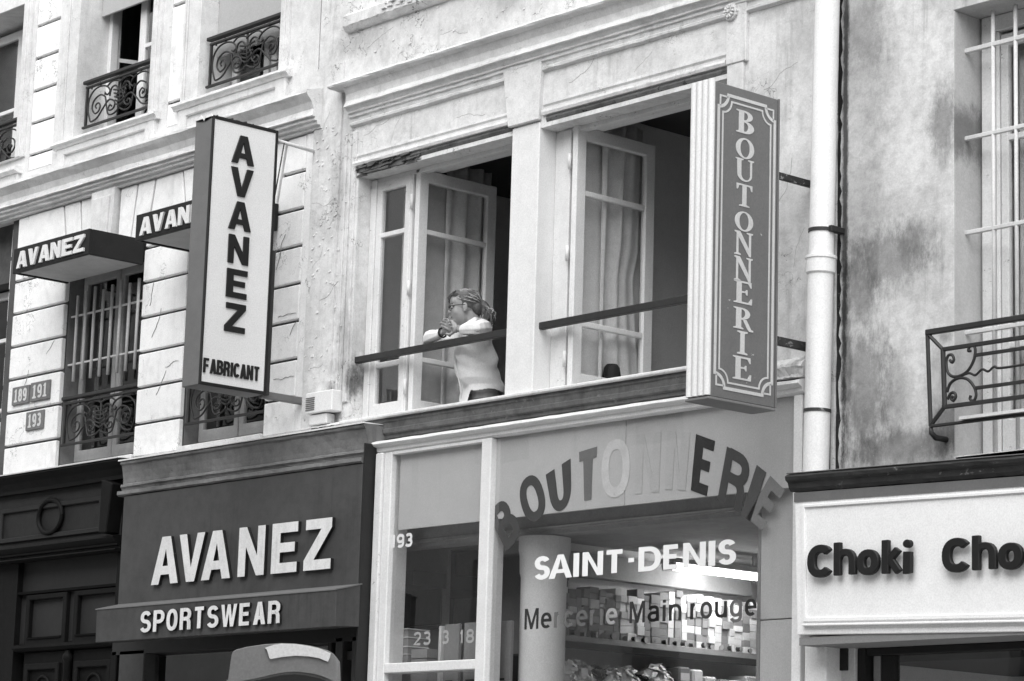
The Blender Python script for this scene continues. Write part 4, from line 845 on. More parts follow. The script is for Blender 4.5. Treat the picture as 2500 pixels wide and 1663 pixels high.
p0 = g2((-13.045, 2.853)); word(H, '3', p0[0], g2((-12.98, 0))[0], p0[1], .088, .016, YG0, YG1, 'lettercream'); word(H, '18', g2((-12.875, 0))[0], g2((-12.735, 0))[0], p0[1]-.003, .088, .016, YG0, YG1, 'lettercream', gap=.25)
# boards standing in the window
for x0, x1, zt, lab in ((-13.253, -13.105, 3.0, 'narrow grey display board behind the door glass, nearest the middle of the pane'), (-13.055, -12.835, 3.002, 'grey display board standing behind the white mullion'),
                        (-12.83, -12.60, 2.998, 'wide grey display board just right of the white mullion')):
    d = thing('display_board', ((x0+x1)/2, .1, .2), lab, 'display board', 'display boards in the shop window'); box('panel', 'board', d, x0, x1, .09, .115, .2, zt, .003)
    box('print_line', 'reel', d, x0+.03, x1-.05, .086, .0895, 2.628, 2.64, 0)
ch = thing('chair', (-12.53, .35, .2), 'dark rounded chair back beside the pale column in the shop', 'chair')
MB().prism([(-13.07, 2.2), (-12.91, 2.2), (-12.91, 2.80), (-12.945, 2.83), (-13.03, 2.83), (-13.065, 2.77)], .47, .53).build('backrest', 'reel', ch, .012)
box('seat', 'reel', ch, -13.07, -12.75, .3, .60, 2.12, 2.19, .01)
for x in (-13.05, -12.78):
    for y in (.33, .57): box('leg', 'reel', ch, x-.015, x+.015, y-.015, y+.015, .2, 2.119, .003)
for i, (z, hh) in enumerate(((2.745, .07), (2.82, .045), (2.87, .055), (2.93, .05))):
    t_ = thing('storage_box', (-13.68, .15, z), ['flat box at the bottom of the pile behind the door glass', 'second flat box up in the pile behind the door glass', 'third flat box up in the pile behind the door glass', 'topmost flat box of the pile behind the door glass'][i], 'box')
    box('carton', 'board', t_, -13.80, -13.585, .06, .24, z, z+hh, .004); box('lid_edge', 'cardpale', t_, -13.803, -13.582, .056, .2402, z+hh+.002, z+hh+.008, 0)
pc = thing('shelf_stand', (-13.4, .15, .2), 'pale low stand under the white numerals 23 behind the door glass', 'stand')
box('top_drawer', 'cardgrey', pc, -13.57, -13.41, .08, .25, 2.79, 2.85, .003); box('carcass', 'cardgrey', pc, -13.57, -13.41, .08, .25, .2, 2.785, .003); box('divider', 'cardpale', pc, -13.285, -13.262, .07, .25, .2, 2.99, .003)
# shelf with boxes
sh = thing('wall_shelf', (-13.1, 1.8, 2.94), 'long dark-edged shelf on the side wall of the shop, carrying stacked boxes', 'shelf')
box('board', 'shelf', sh, -13.225, -12.985, .84, 2.80, 2.945, 2.985, .003); box('front_lip', 'reel', sh, -12.984, -12.97, .84, 2.80, 2.90, 2.944, 0)
box('lower_board', 'shelf', sh, -13.225, -12.95, .84, 2.85, 2.60, 2.635, .003)
ORD = ['first', 'second', 'third', 'fourth', 'fifth', 'sixth', 'seventh', 'eighth', 'ninth', 'tenth', 'eleventh', 'twelfth', 'thirteenth', 'fourteenth', 'fifteenth', 'sixteenth', 'seventeenth', 'eighteenth', 'nineteenth', 'twentieth', 'twenty-first', 'twenty-second', 'twenty-third', 'twenty-fourth', 'twenty-fifth', 'twenty-sixth', 'twenty-seventh', 'twenty-eighth', 'twenty-ninth', 'thirtieth', 'thirty-first', 'thirty-second', 'thirty-third', 'thirty-fourth', 'thirty-fifth', 'thirty-sixth']
rb = random.Random(11); y = .875; stk = 0
pale_mesh = {}
while y < 2.70:
    wd = rb.choice((.052, .058, .062, .07, .085)); z = 2.9855; topz = 3.31+rb.uniform(-.03, .05); tone = rb.random(); row = 0
    while z < topz:
        hh = rb.choice((.042, .046, .05, .055, .062)); pale = (tone < .62) if rb.random() < .72 else (rb.random() < .5)
        if y < 1.25: pale = rb.random() < .25
        key = (wd, hh, pale)
        if key not in pale_mesh:
            o = MB().box(-.10, .10, -wd/2+.0012, wd/2-.0012, 0, hh-.0014).build('storage_box', 'cardpale' if pale else 'cardgrey', None, .002); pale_mesh[key] = o.data; base = o
        else:
            base = bpy.data.objects.new('storage_box', pale_mesh[key]); COL.objects.link(base)
        base.location = (-13.105+rb.uniform(-.012, .012), y+wd/2, z+.0003)
        base['label'] = '%s small cardboard box, %s up in the %s stack from the pale column' % ('pale' if pale else 'grey', ORD[row], ORD[stk])
        base['category'] = 'box'; base['group'] = 'pale boxes on the shop shelf' if pale else 'grey boxes on the shop shelf'
        z += hh; row += 1
    y += wd+.002; stk += 1
# dark thread reels along the shelf edge
rp = None
for i in range(19):
    y = .98+i*.094+rb.uniform(-.02, .02)
    if rp is None:
        rp = thing('thread_reel', (0, 0, 0), 'small dark thread reel lying on the shelf edge in front of the boxes', 'thread reel', 'thread reels along the shelf edge')
        core = MB().tube([(-.012, 0, .018), (.012, 0, .018)], .014, 10); c0 = core.build('spool_core', 'reel', rp)
        fl = [MB().tube([(s_*.013, 0, .018), (s_*.017, 0, .018)], .018, 10).build('flange', 'shelf' if s_ > 0 else 'reel', rp) for s_ in (-1, 1)]
        t_ = rp
    else:
        t_ = rp.copy(); COL.objects.link(t_)
        for ch_ in rp.children: c = ch_.copy(); COL.objects.link(c); c.parent = t_
    t_['label'] = 'small dark thread reel on the shelf edge, %s from the pale column' % ORD[i]; t_.location = (-12.995+rb.uniform(-.004, .004), y, 2.9856); t_.rotation_euler = (0, 0, rb.uniform(-.9, .9)); s_ = rb.uniform(.85, 1.25); t_.scale = (s_,)*3
# bundles of tulle and ribbon on the lower shelf
def bundle(x, y, z, r, mat, label, sd):
    rr = random.Random(sd); mb = MB()
    for k in range(150):
        a, b = rr.uniform(0, 6.283), math.asin(rr.uniform(-.3, 1)); d = r*rr.uniform(.5, 1.0)
        p = Vector((math.cos(a)*math.cos(b)*d*.9, math.sin(a)*math.cos(b)*d*1.15, math.sin(b)*d+r*.45)); n_ = p.normalized(); t1 = n_.orthogonal().normalized(); t2 = n_.cross(t1); s_ = r*rr.uniform(.16, .34); an = rr.uniform(0, 6.28)
        e1 = (t1*math.cos(an)+t2*math.sin(an)+n_*rr.uniform(-.5, .5))*s_; e2 = (t2*math.cos(an)-t1*math.sin(an)+n_*rr.uniform(-.5, .5))*s_
        mb.add([Vector((x, y, z))+p-e1, Vector((x, y, z))+p+e2, Vector((x, y, z))+p+e1*1.2, Vector((x, y, z))+p-e2*.8], [(0, 1, 2, 3)])
    mb.lathe([(r*.1, z), (r*.7, z+r*.2), (r*.75, z+r*.6), (r*.4, z+r), (r*.05, z+r*1.1)], (x, y), 10)
    t_ = thing('tulle_bundle', (x, y, z), label, 'fabric bundle', 'fabric bundles on the lower shop shelf'); mb.build('ruffle', mat, t_, 0)
    MB().lathe([(r*.22, z), (r*.2, z+.03)], (x, y), 8).build('tie_band', 'reel', t_)
BL = [(.92, .12, 0, 'frilled pale bundle beside the column, first on the lower shelf'), (1.05, .13, 0, 'large frilled pale bundle second from the column on the lower shelf'), (1.22, .10, 1, 'dark frilled bundle between pale ones near the column'),
      (1.33, .12, 0, 'pale frilled bundle third among the pale ones from the column'), (1.48, .11, 0, 'pale ruffled bundle in the middle of the lower shelf'), (1.62, .10, 1, 'dark pointed bundle in the middle of the lower shelf'),
      (1.79, .13, 0, 'bright round frilled bundle right of the dark pointed one'), (1.90, .09, 1, 'dark frilled bundle below the bright round one')]
for k, (y, r, dk, lab) in enumerate(BL): bundle(-13.03, y, 2.66-.02*(k % 2), r, 'yarndark' if dk else 'yarn', lab, k)
for k, (y, wd, hh, m) in enumerate(((2.0, .11, .21, 'cardgrey'), (2.13, .1, .2, 'cardpale'), (2.26, .11, .16, 'cardpale'), (2.40, .1, .15, 'cardgrey'), (2.53, .12, .15, 'cardpale'), (2.68, .13, .19, 'cardpale'))):
    t_ = thing('parcel', (-13.05, y, 2.635), ['grey upright packet, first of the row on the lower shelf after the bundles', 'pale round-topped packet, second of the row on the lower shelf', 'pale packet with dark stripe, third of the row on the lower shelf', 'grey packet, fourth of the row on the lower shelf', 'pale packet with dark stripe, fifth of the row on the lower shelf', 'pale wide packet, last of the row beside the window edge'][k], 'packet', 'packets on the lower shop shelf')
    box('wrapper', m, t_, -13.15, -12.96, y-wd/2, y+wd/2, 2.6352, 2.635+hh, .012)
    if k in (2, 4): box('stripe', 'reel', t_, -12.9598, -12.957, y-wd/2+.01, y+wd/2-.01, 2.68, 2.71, 0)
    else: box('label_band', 'cardpale', t_, -12.9598, -12.957, y-wd/2+.012, y+wd/2-.012, 2.635+hh*.55, 2.635+hh*.8, 0)
# strip lamp over the shelf
lp = thing('strip_lamp', (-13.05, 2.3, 3.5), 'glowing fluorescent strip lamp above the boxes in the shop', 'lamp')
box('batten', 'whitepaint', lp, -12.84, -12.70, 1.62, 2.72, 3.512, 3.545, .004)
for xt in (-12.735, -12.80): MB().tube([(xt, 1.66, 3.488), (xt, 2.68, 3.488)], .016, 10).build('tube', LAMP, lp, 0, True)
for yy in (1.64, 2.70): box('end_cap', 'bulkhead', lp, -12.83, -12.71, yy-.015, yy+.015, 3.465, 3.511, .004)
for yy in (1.9, 2.45): MB().tube([(-12.77, yy, 3.545), (-12.77, yy, 3.632)], .006, 6).build('hanger', 'whitepaint', lp)
al = bpy.data.lights.new('lamp_light', 'AREA'); al.shape = 'RECTANGLE'; al.size = 1.0; al.size_y = .10; al.energy = 3.4
ao = bpy.data.objects.new('lamp_light', al); COL.objects.link(ao); ao.parent = lp; ao.location = Vector((-12.768, 2.17, 3.468))-Vector(lp.location); ao.rotation_euler = Vector((-.45, 0, -1)).to_track_quat('-Z', 'X').to_euler()
fas = box('upper_fascia', 'shelf', H, -13.20, -13.10, .86, 2.80, 3.40, 3.56, .003)

# ------------------------------------------------------------------ projecting BOUTONNERIE sign
Q = thing('projecting_sign', (-10.05, -.6, 4.02), 'grey projecting sign with pale serif letters and fluted pale edge', 'sign')
XB = -9.97
MB().prism([(-.842, 4.022), (-.338, 4.022), (-.338, 5.786), (-.842, 5.786)], -10.145, XB, fn=lambda a, b, d: (d, a, b)).build('sign_box', 'signblue', Q, .004)
for k in range(4):
    xx = -10.126+k*.0445; MB().tube([(xx, -.846, 4.03), (xx, -.846, 5.80)], .0205, 10).build('flute', 'signwhite', Q, 0, True, 50)
box('base_plate', 'lettermid', Q, -10.15, XB+.004, -.86, -.33, 4.006, 4.021, .003); box('edge_trim', 'signblue', Q, XB-.03, XB+.006, -.337, -.326, 4.022, 5.79, .002)
sg = lambda a, b, d: (XB-d, a, b)
def line(pts, t, closed=False):
    L, R = ribbon(pts, t, closed); n = len(pts); mb = MB()
    vs = [sg(*p, d) for d in (-.003, .0) for p in L+R]; fs = []
    for i in range(n if closed else n-1):
        j = (i+1) % n; fs += [(i, j, n+j, n+i), (i, 2*n+i, 2*n+j, j), (n+i, n+j, 3*n+j, 3*n+i)]
    if not closed: fs += [(0, n, 3*n, 2*n), (n-1, 3*n-1, 4*n-1, 2*n-1)]
    mb.add(vs, fs); mb.build('border_line', 'lettercream', Q)
yl, yr, zb, zt = -.815, -.365, 4.08, 5.725
cn = .075
def notch(y0, y1, z0, z1, c):
    pts = []
    for cy, cz, a0, a1 in ((y1, z1, 270, 180), (y0, z1, 360, 270), (y0, z0, 90, 0), (y1, z0, 180, 90)):
        pts += [(cy+c*math.cos(math.radians(a0+(a1-a0)*i/8)), cz+c*math.sin(math.radians(a0+(a1-a0)*i/8))) for i in range(9)]
    return pts
line(notch(yl, yr, zb, zt, cn), .018, True); line(notch(yl+.033, yr-.033, zb+.033, zt-.033, cn-.006), .010, True)
for cy, cz, sy, sz in ((yl, zb, 1, 1), (yr, zb, -1, 1), (yl, zt, 1, -1), (yr, zt, -1, -1)): line([(cy+sy*.012, cz+sz*cn*.95), (cy+sy*.012, cz+sz*.012), (cy+sy*cn*.95, cz+sz*.012)], .010)
zs = [(5.532, 5.668), (5.388, 5.512), (5.258, 5.392), (5.115, 5.248), (4.975, 5.093), (4.838, 4.978), (4.692, 4.836), (4.568, 4.70), (4.425, 4.55), (4.285, 4.42), (4.143, 4.278)]
for c, (za, zc) in zip('BOUTONNERIE', zs):
    wd = {'I': .105, 'T': .125}.get(c, .145); mb = MB(); glyph(mb, c, wd, zc-za-.006, .03, lambda a, v, d, w_=wd, z=za: (XB-d, -.603-w_/2+a, z+v), -.003, 0, 'serif'); mb.build('letter', 'lettercream', Q)
box('bracket', 'iron_g', Q, -10.01, -9.985, -.34, .02, 5.335, 5.375, .003); box('bracket', 'iron_g', Q, -10.01, -9.985, -.34, .02, 4.385, 4.435, .003)

# ------------------------------------------------------------------ rain pipe at the party wall
R_ = thing('drain_pipe', (-9.93, -.09, 3.6), 'white plastic drain pipe running down between the two facades', 'drain pipe')
PT = lambda z: (-9.858+(z-5.0)*.0215, -.09, z)
MB().tube([PT(3.62), PT(4.86)], .073, 24).build('pipe_length', 'pipe', R_, 0, True, 50); MB().tube([PT(4.855), PT(9.6)], .071, 24).build('pipe_length', 'pipe', R_, 0, True, 50)
MB().tube([PT(4.80), PT(4.81), PT(4.885), PT(4.89), PT(4.905), PT(4.91)], [.075, .084, .084, .09, .09, .074], 24).build('socket_collar', 'pipe', R_, 0, True, 40)
MB().tube([PT(5.042), PT(5.062)], .0765, 24).build('pipe_clamp', 'iron_g', R_, 0, True, 40); box('clamp_lug', 'iron', R_, -9.80, -9.765, -.11, .02, 5.035, 5.07, .003)
MB().tube([PT(4.02), PT(4.038)], .0775, 24).build('pipe_clamp', 'iron_g', R_, 0, True, 40)

crk()
# ================================================================== rendered building on the right
C_ = thing('rendered_building', (-8.5, .2, .13), 'stained grey rendered house with a barred window on the right', 'building')
ledge = wavy(-9.795, 9.6, 3.5, 140, .011, 9)
MB().prism(ledge+[(-6.0, 3.5), (-6.0, 9.6)], 0., .21, [[(-8.985, 3.70), (-8.985, 6.175), (-7.7, 6.175), (-7.7, 3.70)]]).build('wall', 'plaster_r', C_)
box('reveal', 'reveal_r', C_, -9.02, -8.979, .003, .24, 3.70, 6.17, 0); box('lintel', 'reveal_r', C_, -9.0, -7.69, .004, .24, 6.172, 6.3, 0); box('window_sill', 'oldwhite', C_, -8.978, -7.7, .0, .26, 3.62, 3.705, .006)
box('window_frame', 'oldwhite', C_, -8.965, -8.885, .21, .27, 3.706, 6.17, .006); box('window_frame', 'oldwhite', C_, -8.884, -7.7, .22, .27, 6.08, 6.17, .005)
box('window_frame', 'whitepaint', C_, -8.884, -8.86, .235, .27, 3.706, 6.08, .004)
leaf(C_, 'casement', lambda s, d, z: (-8.856+s, .24+d, 3.72+z), .56, 2.34, [.6, 1.75], stile=.05, paint='oldwhite', bot=.2); leaf(C_, 'casement', lambda s, d, z: (-8.29+s, .24+d, 3.72+z), .56, 2.34, [.6, 1.75], stile=.05, paint='oldwhite', bot=.2)
drape('curtain', C_, -8.80, -8.32, .33, 3.7, 5.98, 5, .012, 'net'); room(C_, -9.1, -7.5, .275, 2.0, 3.5, 6.3, 'room', 'roomdark')
gr = MB().box(-8.985, -7.7, .085, .105, 5.945, 5.972).build('window_grille', 'bar', C_, .004)
for z in (5.462, 4.935, 4.385): box('rail', 'bar', gr, -8.985, -7.7, .085, .105, z-.012, z+.013, .004)
for x in (-8.79, -8.638, -8.486, -8.334): MB().tube([(x, .096, 3.72), (x, .096, 6.15)], .0115, 8).build('bar', 'bar', gr, 0, True)
# wrought-iron guard standing proud of the window
bk = MB().box(-9.075, -7.6, -.135, -.105, 4.352, 4.382).build('balcony_guard', 'iron', C_, .004)
yb_ = -.12
for z, t in ((4.262, .011), (3.952, .011), (3.858, .008)): box('rail', 'iron', bk, -8.965 if z > 3.9 else -9.05, -7.6, yb_-.01, yb_+.01, z-t, z+t, .003)
MB().tube([(-9.068, yb_, 4.365), (-9.045, yb_, 3.86)], .0115, 6).build('post', 'iron', bk); MB().tube([(-8.962, yb_, 4.262), (-8.95, yb_, 3.952)], .0135, 6).build('post', 'iron', bk)
MB().tube([(-9.066, yb_, 4.36), (-8.962, yb_, 4.262)], .011, 6).build('brace', 'iron', bk); MB().tube([(-9.045, yb_, 3.863), (-8.95, yb_, 3.955)], .012, 6).build('brace', 'iron', bk)
def curve(pts, r=.0085): MB().tube([(a, yb_, b) for a, b in cat_(pts, 6)], r, 6).build('scroll', 'iron', bk, 0, True)
curve([(-8.915, 4.20), (-8.90, 4.185), (-8.888, 4.20), (-8.90, 4.225), (-8.925, 4.225), (-8.94, 4.19), (-8.925, 4.13), (-8.875, 4.105), (-8.80, 4.125), (-8.755, 4.18), (-8.745, 4.235), (-8.76, 4.262), (-8.785, 4.252), (-8.79, 4.235), (-8.775, 4.232)])
curve([(-8.895, 4.005), (-8.905, 3.99), (-8.89, 3.98), (-8.875, 4.0), (-8.885, 4.02), (-8.91, 4.02), (-8.93, 3.99)])
curve([(-8.935, 4.03), (-8.91, 4.075), (-8.86, 4.095), (-8.80, 4.085), (-8.755, 4.04), (-8.74, 3.995), (-8.755, 3.965), (-8.78, 3.975), (-8.775, 3.995)])
curve([(-8.86, 4.10), (-8.79, 4.115), (-8.745, 4.10), (-8.70, 4.125), (-8.66, 4.11), (-8.62, 4.13), (-8.57, 4.118), (-8.3, 4.12), (-7.6, 4.12)], .007)
for z in (4.205, 4.03): box('rail', 'iron', bk, -8.745, -7.6, yb_-.008, yb_+.008, z-.009, z+.009, .002)
for x in (-9.045, -8.1): MB().tube([(x, -.12, 3.85), (x+.003, -.118, 3.822), (x+.008, -.09, 3.80), (x+.008, .02, 3.80)], [.010, .014, .016, .016], 8).build('wall_bracket', 'iron', bk, 0, True)
MB().box(-8.83, -7.6, yb_-.03, yb_+.015, 3.868, 3.885).build('ledge_strip', 'bar', bk)

# ------------------------------------------------------------------ white shop front on the right
K = thing('shop_front', (-8.6, -.15, .13), 'white shop fascia with plump black raised letters and a dark lead cornice', 'shop front')
KQ = [(-9.868, 2.777), (-6.77, 2.688), (-6.76, 3.580), (-9.90, 3.652)]     # bl, br, tr, tl of the fascia front
def kbox(name, mat, u0, u1, v0, v1, y0, y1, parent=K, bevel=.004):
    f = quadmap(*KQ, 1, 1); return MB().prism([(u0, v0), (u1, v0), (u1, v1), (u0, v1)], y0, y1, fn=f).build(name, mat, parent, bevel)
fp = kbox('fascia_panel', 'chokiwhite', 0, 1, 0, .888, -.25, .02)
MB().prism([(.018, .08), (1.1, .08), (1.1, .81), (.018, .81)], -.262, -.248, [[(.0255, .105), (.0255, .79), (1.05, .79), (1.05, .105)]], quadmap(*KQ, 1, 1)).build('panel_mould', 'chokiwhite', fp, .003)
kbox('lower_bead', 'chokiwhite', .018, 1, .052, .066, -.275, -.249, fp, .003); kbox('upper_band', 'signgrey', -.0, 1, .83, .888, -.256, -.249, fp, 0)
f = quadmap(*KQ, 1, 1); lc = MB(); n = 60
pr = [(-.02, 1.03), (.285, 1.0), (.30, .985), (.295, .965), (.275, .95), (.27, .915), (.255, .895), (-.02, .89)]
for k in range(n+1):
    for o, v in pr: j = random.uniform(-.002, .002) if o > 0 else 0; p = f(-.008+1.1*k/n, v+j*1.5, -o+j); lc.v.append(p)
for k in range(n):
    for i in range(8): lc.f.append((k*8+i, k*8+(i+1) % 8, (k+1)*8+(i+1) % 8, (k+1)*8+i))
lc.f += [tuple(range(8)), tuple(range(n*8, n*8+8))]; lc.build('lead_cornice', 'lead', K)
kbox('cornice_edge', 'signgrey', -.008, 1, 1.004, 1.012, -.29, -.05)
LT = [('C', -9.762, -9.575), ('h', -9.572, -9.418), ('o', -9.409, -9.255), ('k', -9.236, -9.098), ('i', -9.09, -9.038), ('C', -8.83, -8.64), ('h', -8.634, -8.48), ('o', -8.468, -8.312), ('k', -8.295, -8.16), ('i', -8.15, -8.10)]
for c, xa, xb in LT:
    z0 = 3.078-.0265*(xa+9.76); wd = xb-xa; hh = .178; mb = MB(); k = .052
    if c in 'C':  # plump capital, a little lower than the ascenders
        glyph(mb, 'C', wd, hh, .043, front(xa, z0-.004), -.295, -.268, ax=1.3)
    elif c == 'i':
        mb.prism([(.0, 0), (.054, .004), (.056, .115), (.002, .118)], -.295, -.268, (), front(xa, z0)); d_ = [(.028+.028*math.cos(t), .158+.022*math.sin(t)) for t in [i*math.pi/6 for i in range(12)]]; mb.prism(d_, -.295, -.268, (), front(xa, z0))
    else: glyph(mb, c, wd, hh*(1.06 if c in 'hk' else .98), (.040 if c == 'o' else .036), front(xa, z0), -.295, -.268, ax=1.35)
    mb.build('letter', 'letterblack', K, .004)
box('pilaster', 'whitepaint', K, S(-10.043, 0, 0, -.1)[0], S(-9.884, 0, 0, -.1)[0], -.10, .04, .13, 2.765, .008)
box('jamb', 'bulkhead', K, -9.86, -9.70, .03, .12, .13, 2.78, .004); box('head_soffit', 'board', K, -9.86, -6.5, -.24, .30, 2.72, 2.762, 0)
box('dark_frame', 'reel', K, -9.70, -9.645, .05, .14, .13, 2.719, .004); box('dark_frame', 'reel', K, -9.644, -6.5, .06, .14, 2.68, 2.719, .004); box('dark_frame', 'board', K, -9.62, -9.57, .09, .14, .13, 2.679, .004); box('dark_frame', 'reel', K, -9.565, -9.47, .09, .14, .13, 2.679, .004)
box('pane', 'shopglass', K, -9.47, -6.5, .11, .116, .13, 2.68, 0); box('inner_wall', 'room', K, -9.8, -6.5, 1.5, 1.6, .13, 2.72, 0); box('inner_side_wall', 'room', K, -9.86, -9.78, .15, 1.5, .13, 2.72, 0); box('inner_ceiling', 'roomdark', K, -9.86, -6.5, .31, 1.6, 2.66, 2.719, 0)

# ------------------------------------------------------------------ street kiosk in the foreground
KO = Vector((-7.218, -5.659, 0)); KR = Vector((.6585, .7526, 0)); KN = Vector((-.7526, .6585, 0))   # front set square to the camera
kf = lambda a, b, d: KO+KR*a+KN*d+Vector((0, 0, b))
Z = thing('street_kiosk', (KO.x, KO.y, 0), 'rounded grey street cabinet with a white panel across its curved top', 'kiosk')
out = [(-.186, 1.2), (-.182, 2.05), (-.179, 2.116), (-.171, 2.203), (-.167, 2.214), (-.156, 2.221), (-.122, 2.231), (-.062, 2.242), (-.006, 2.247), (.04, 2.247), (.087, 2.242), (.122, 2.235), (.152, 2.227), (.169, 2.217), (.178, 2.205), (.182, 2.168), (.185, 2.12), (.186, 1.2)]
MB().prism(out, 0, .22, (), kf).build('hood', 'kiosk', Z, .006, True, 35)
wp = [(-.060, 2.229), (-.053, 2.223), (-.044, 2.197), (-.039, 2.192), (-.004, 2.2), (.042, 2.206), (.088, 2.205), (.123, 2.2), (.152, 2.189), (.158, 2.204), (.160, 2.218), (.122, 2.2325), (.087, 2.2395), (.04, 2.2445), (-.006, 2.2445), (-.03, 2.24)]
MB().prism(wp, -.008, .01, (), kf).build('top_panel', 'kioskwhite', Z, .003, True, 35)
L, R = ribbon(cat_([(-.182, 2.116), (-.14, 2.119), (-.094, 2.128), (-.048, 2.14), (-.002, 2.151), (.042, 2.156), (.079, 2.154), (.126, 2.147), (.180, 2.126)], 4), .006, False)
MB().prism(L+R[::-1], -.010, .004, (), kf).build('arch_bead', 'kiosk', Z, .002)
MB().prism([(-.165, 1.3), (-.165, 2.10), (-.094, 2.118), (-.002, 2.140), (.042, 2.145), (.079, 2.143), (.126, 2.135), (.168, 2.118), (.168, 1.3)], -.006, .006, (), kf).build('front_screen', 'shopdark2', Z, .002)
MB().prism([(-.18, 0), (.18, 0), (.18, 1.195), (-.18, 1.195)], .01, .21, (), kf).build('body', 'kiosk', Z, .01)
MB().prism([(-.21, 0), (.21, 0), (.21, .05), (-.21, .05)], -.02, .24, (), kf).build('plinth', 'shopdark2', Z, .006)

# ================================================================== the person leaning on the hand rail
def evaluated(o):
    dg = bpy.context.evaluated_depsgraph_get(); me = bpy.data.meshes.new_from_object(o.evaluated_get(dg)); d = o.data; bpy.data.objects.remove(o); bpy.data.meshes.remove(d); return me
def skin_mesh(pts, edges, radii, sub=1):
    me = bpy.data.meshes.new('skel'); me.from_pydata(pts, edges, []); o = bpy.data.objects.new('skel', me); COL.objects.link(o)
    o.modifiers.new('s', 'SKIN'); 
    for i, sv in enumerate(me.skin_vertices[0].data): r = radii[i]; sv.radius = (r, r) if isinstance(r, (int, float)) else r; sv.use_root = (i == 0)
    if sub: m = o.modifiers.new('d', 'SUBSURF'); m.levels = sub; m.render_levels = sub
    return evaluated(o)
def merge(meshes, voxel, smooth=4, name='body'):
    """one continuous surface out of overlapping closed shapes"""
    bm = bmesh.new()
    for m in meshes: bm.from_mesh(m)
    bmesh.ops.recalc_face_normals(bm, faces=bm.faces); me = bpy.data.meshes.new(name); bm.to_mesh(me); bm.free()
    o = bpy.data.objects.new(name, me); COL.objects.link(o); r = o.modifiers.new('r', 'REMESH'); r.mode = 'VOXEL'; r.voxel_size = voxel
    s_ = o.modifiers.new('s', 'SMOOTH'); s_.factor = .5; s_.iterations = smooth
    return evaluated(o)
def ball(c, r, rot=None, seg=20):
    bm = bmesh.new(); bmesh.ops.create_uvsphere(bm, u_segments=seg, v_segments=seg//2+4, radius=1); me = bpy.data.meshes.new('b')
    mt = Matrix.Translation(Vector(c)) @ (rot or Matrix.Identity(4)) @ Matrix.Diagonal((*r, 1)) if not isinstance(r, float) else Matrix.Translation(Vector(c)) @ Matrix.Scale(r, 4)
    bm.transform(mt); bm.to_mesh(me); bm.free(); return me
def loft(rings, seg=24):
    """rings of (centre, right vector, front vector)"""
    vs = []; fs = []
    for c, a, b in rings:
        for i in range(seg):
            t = 2*math.pi*i/seg; vs.append(Vector(c)+Vector(a)*math.copysign(abs(math.cos(t))**.85, math.cos(t))+Vector(b)*math.sin(t))
    for k in range(len(rings)-1): fs += [(k*seg+i, k*seg+(i+1) % seg, (k+1)*seg+(i+1) % seg, (k+1)*seg+i) for i in range(seg)]
    fs += [tuple(range(seg))[::-1], tuple(range((len(rings)-1)*seg, len(rings)*seg))]
    me = bpy.data.meshes.new('l'); me.from_pydata(vs, [], fs); return me
PER = thing('person', (-13.28, .33, 3.86), 'person in white shirt and glasses, hair tied back, leaning on the left window rail', 'person')
FAC = Vector((-.50, -.86, 0)).normalized(); RGT = Vector((FAC.y, -FAC.x, 0))      # torso facing; her right-hand side
RGT = Vector((-.86, .50, 0)); UPV = Vector((0, 0, 1))
pel = Vector((-13.262, .37, 4.46)); che = Vector((-13.25, .275, 4.80)); nek = Vector((-13.245, .245, 5.0))
shL, shR = Vector((-13.085, .205, 4.945)), Vector((-13.385, .375, 4.945))
elL, elR = Vector((-12.965, .055, 4.905)), Vector((-13.53, .065, 4.905))
wrL, wrR = Vector((-13.175, .045, 4.925)), Vector((-13.315, .05, 4.925))
hdL, hdR = Vector((-13.225, .045, 4.955)), Vector((-13.25, .045, 4.945))
# head in its own frame: x forward, y to her left, z up
hf = Vector((-.69, -.72, -.10)).normalized(); hl = Vector((-hf.y, hf.x, 0)).normalized(); hl = -Vector((hf.y, -hf.x, 0)).normalized(); hu = hf.cross(hl).normalized()
if hu.z < 0: hl = -hl; hu = hf.cross(hl).normalized()
HC = Vector((-13.293, .20, 5.108))
HM = Matrix(((hf.x, hl.x, hu.x, HC.x), (hf.y, hl.y, hu.y, HC.y), (hf.z, hl.z, hu.z, HC.z), (0, 0, 0, 1)))
def hb(c, r): m = ball(c, r); m.transform(HM); return m
head = [hb((-.012, 0, .035), (.092, .074, .085)), hb((.02, 0, -.03), (.070, .062, .085)), hb((.052, 0, -.078), (.034, .036, .030)), hb((.062, 0, .045), (.03, .055, .042)),
        hb((.088, 0, -.018), (.022, .013, .018)), hb((.080, 0, .006), (.014, .009, .03)), hb((.079, 0, -.052), (.012, .023, .006)), hb((.077, 0, -.063), (.011, .02, .007)),
        hb((.045, .038, -.03), (.03, .022, .03)), hb((.045, -.038, -.03), (.03, .022, .03)), hb((.070, .030, .018), (.016, .024, .008)), hb((.070, -.030, .018), (.016, .024, .008)),
        hb((-.01, .076, -.006), (.018, .008, .030)), hb((-.01, -.076, -.006), (.018, .008, .030)), hb((-.006, .076, -.03), (.010, .008, .010))]
def V3(*p): return HM @ Vector(p)
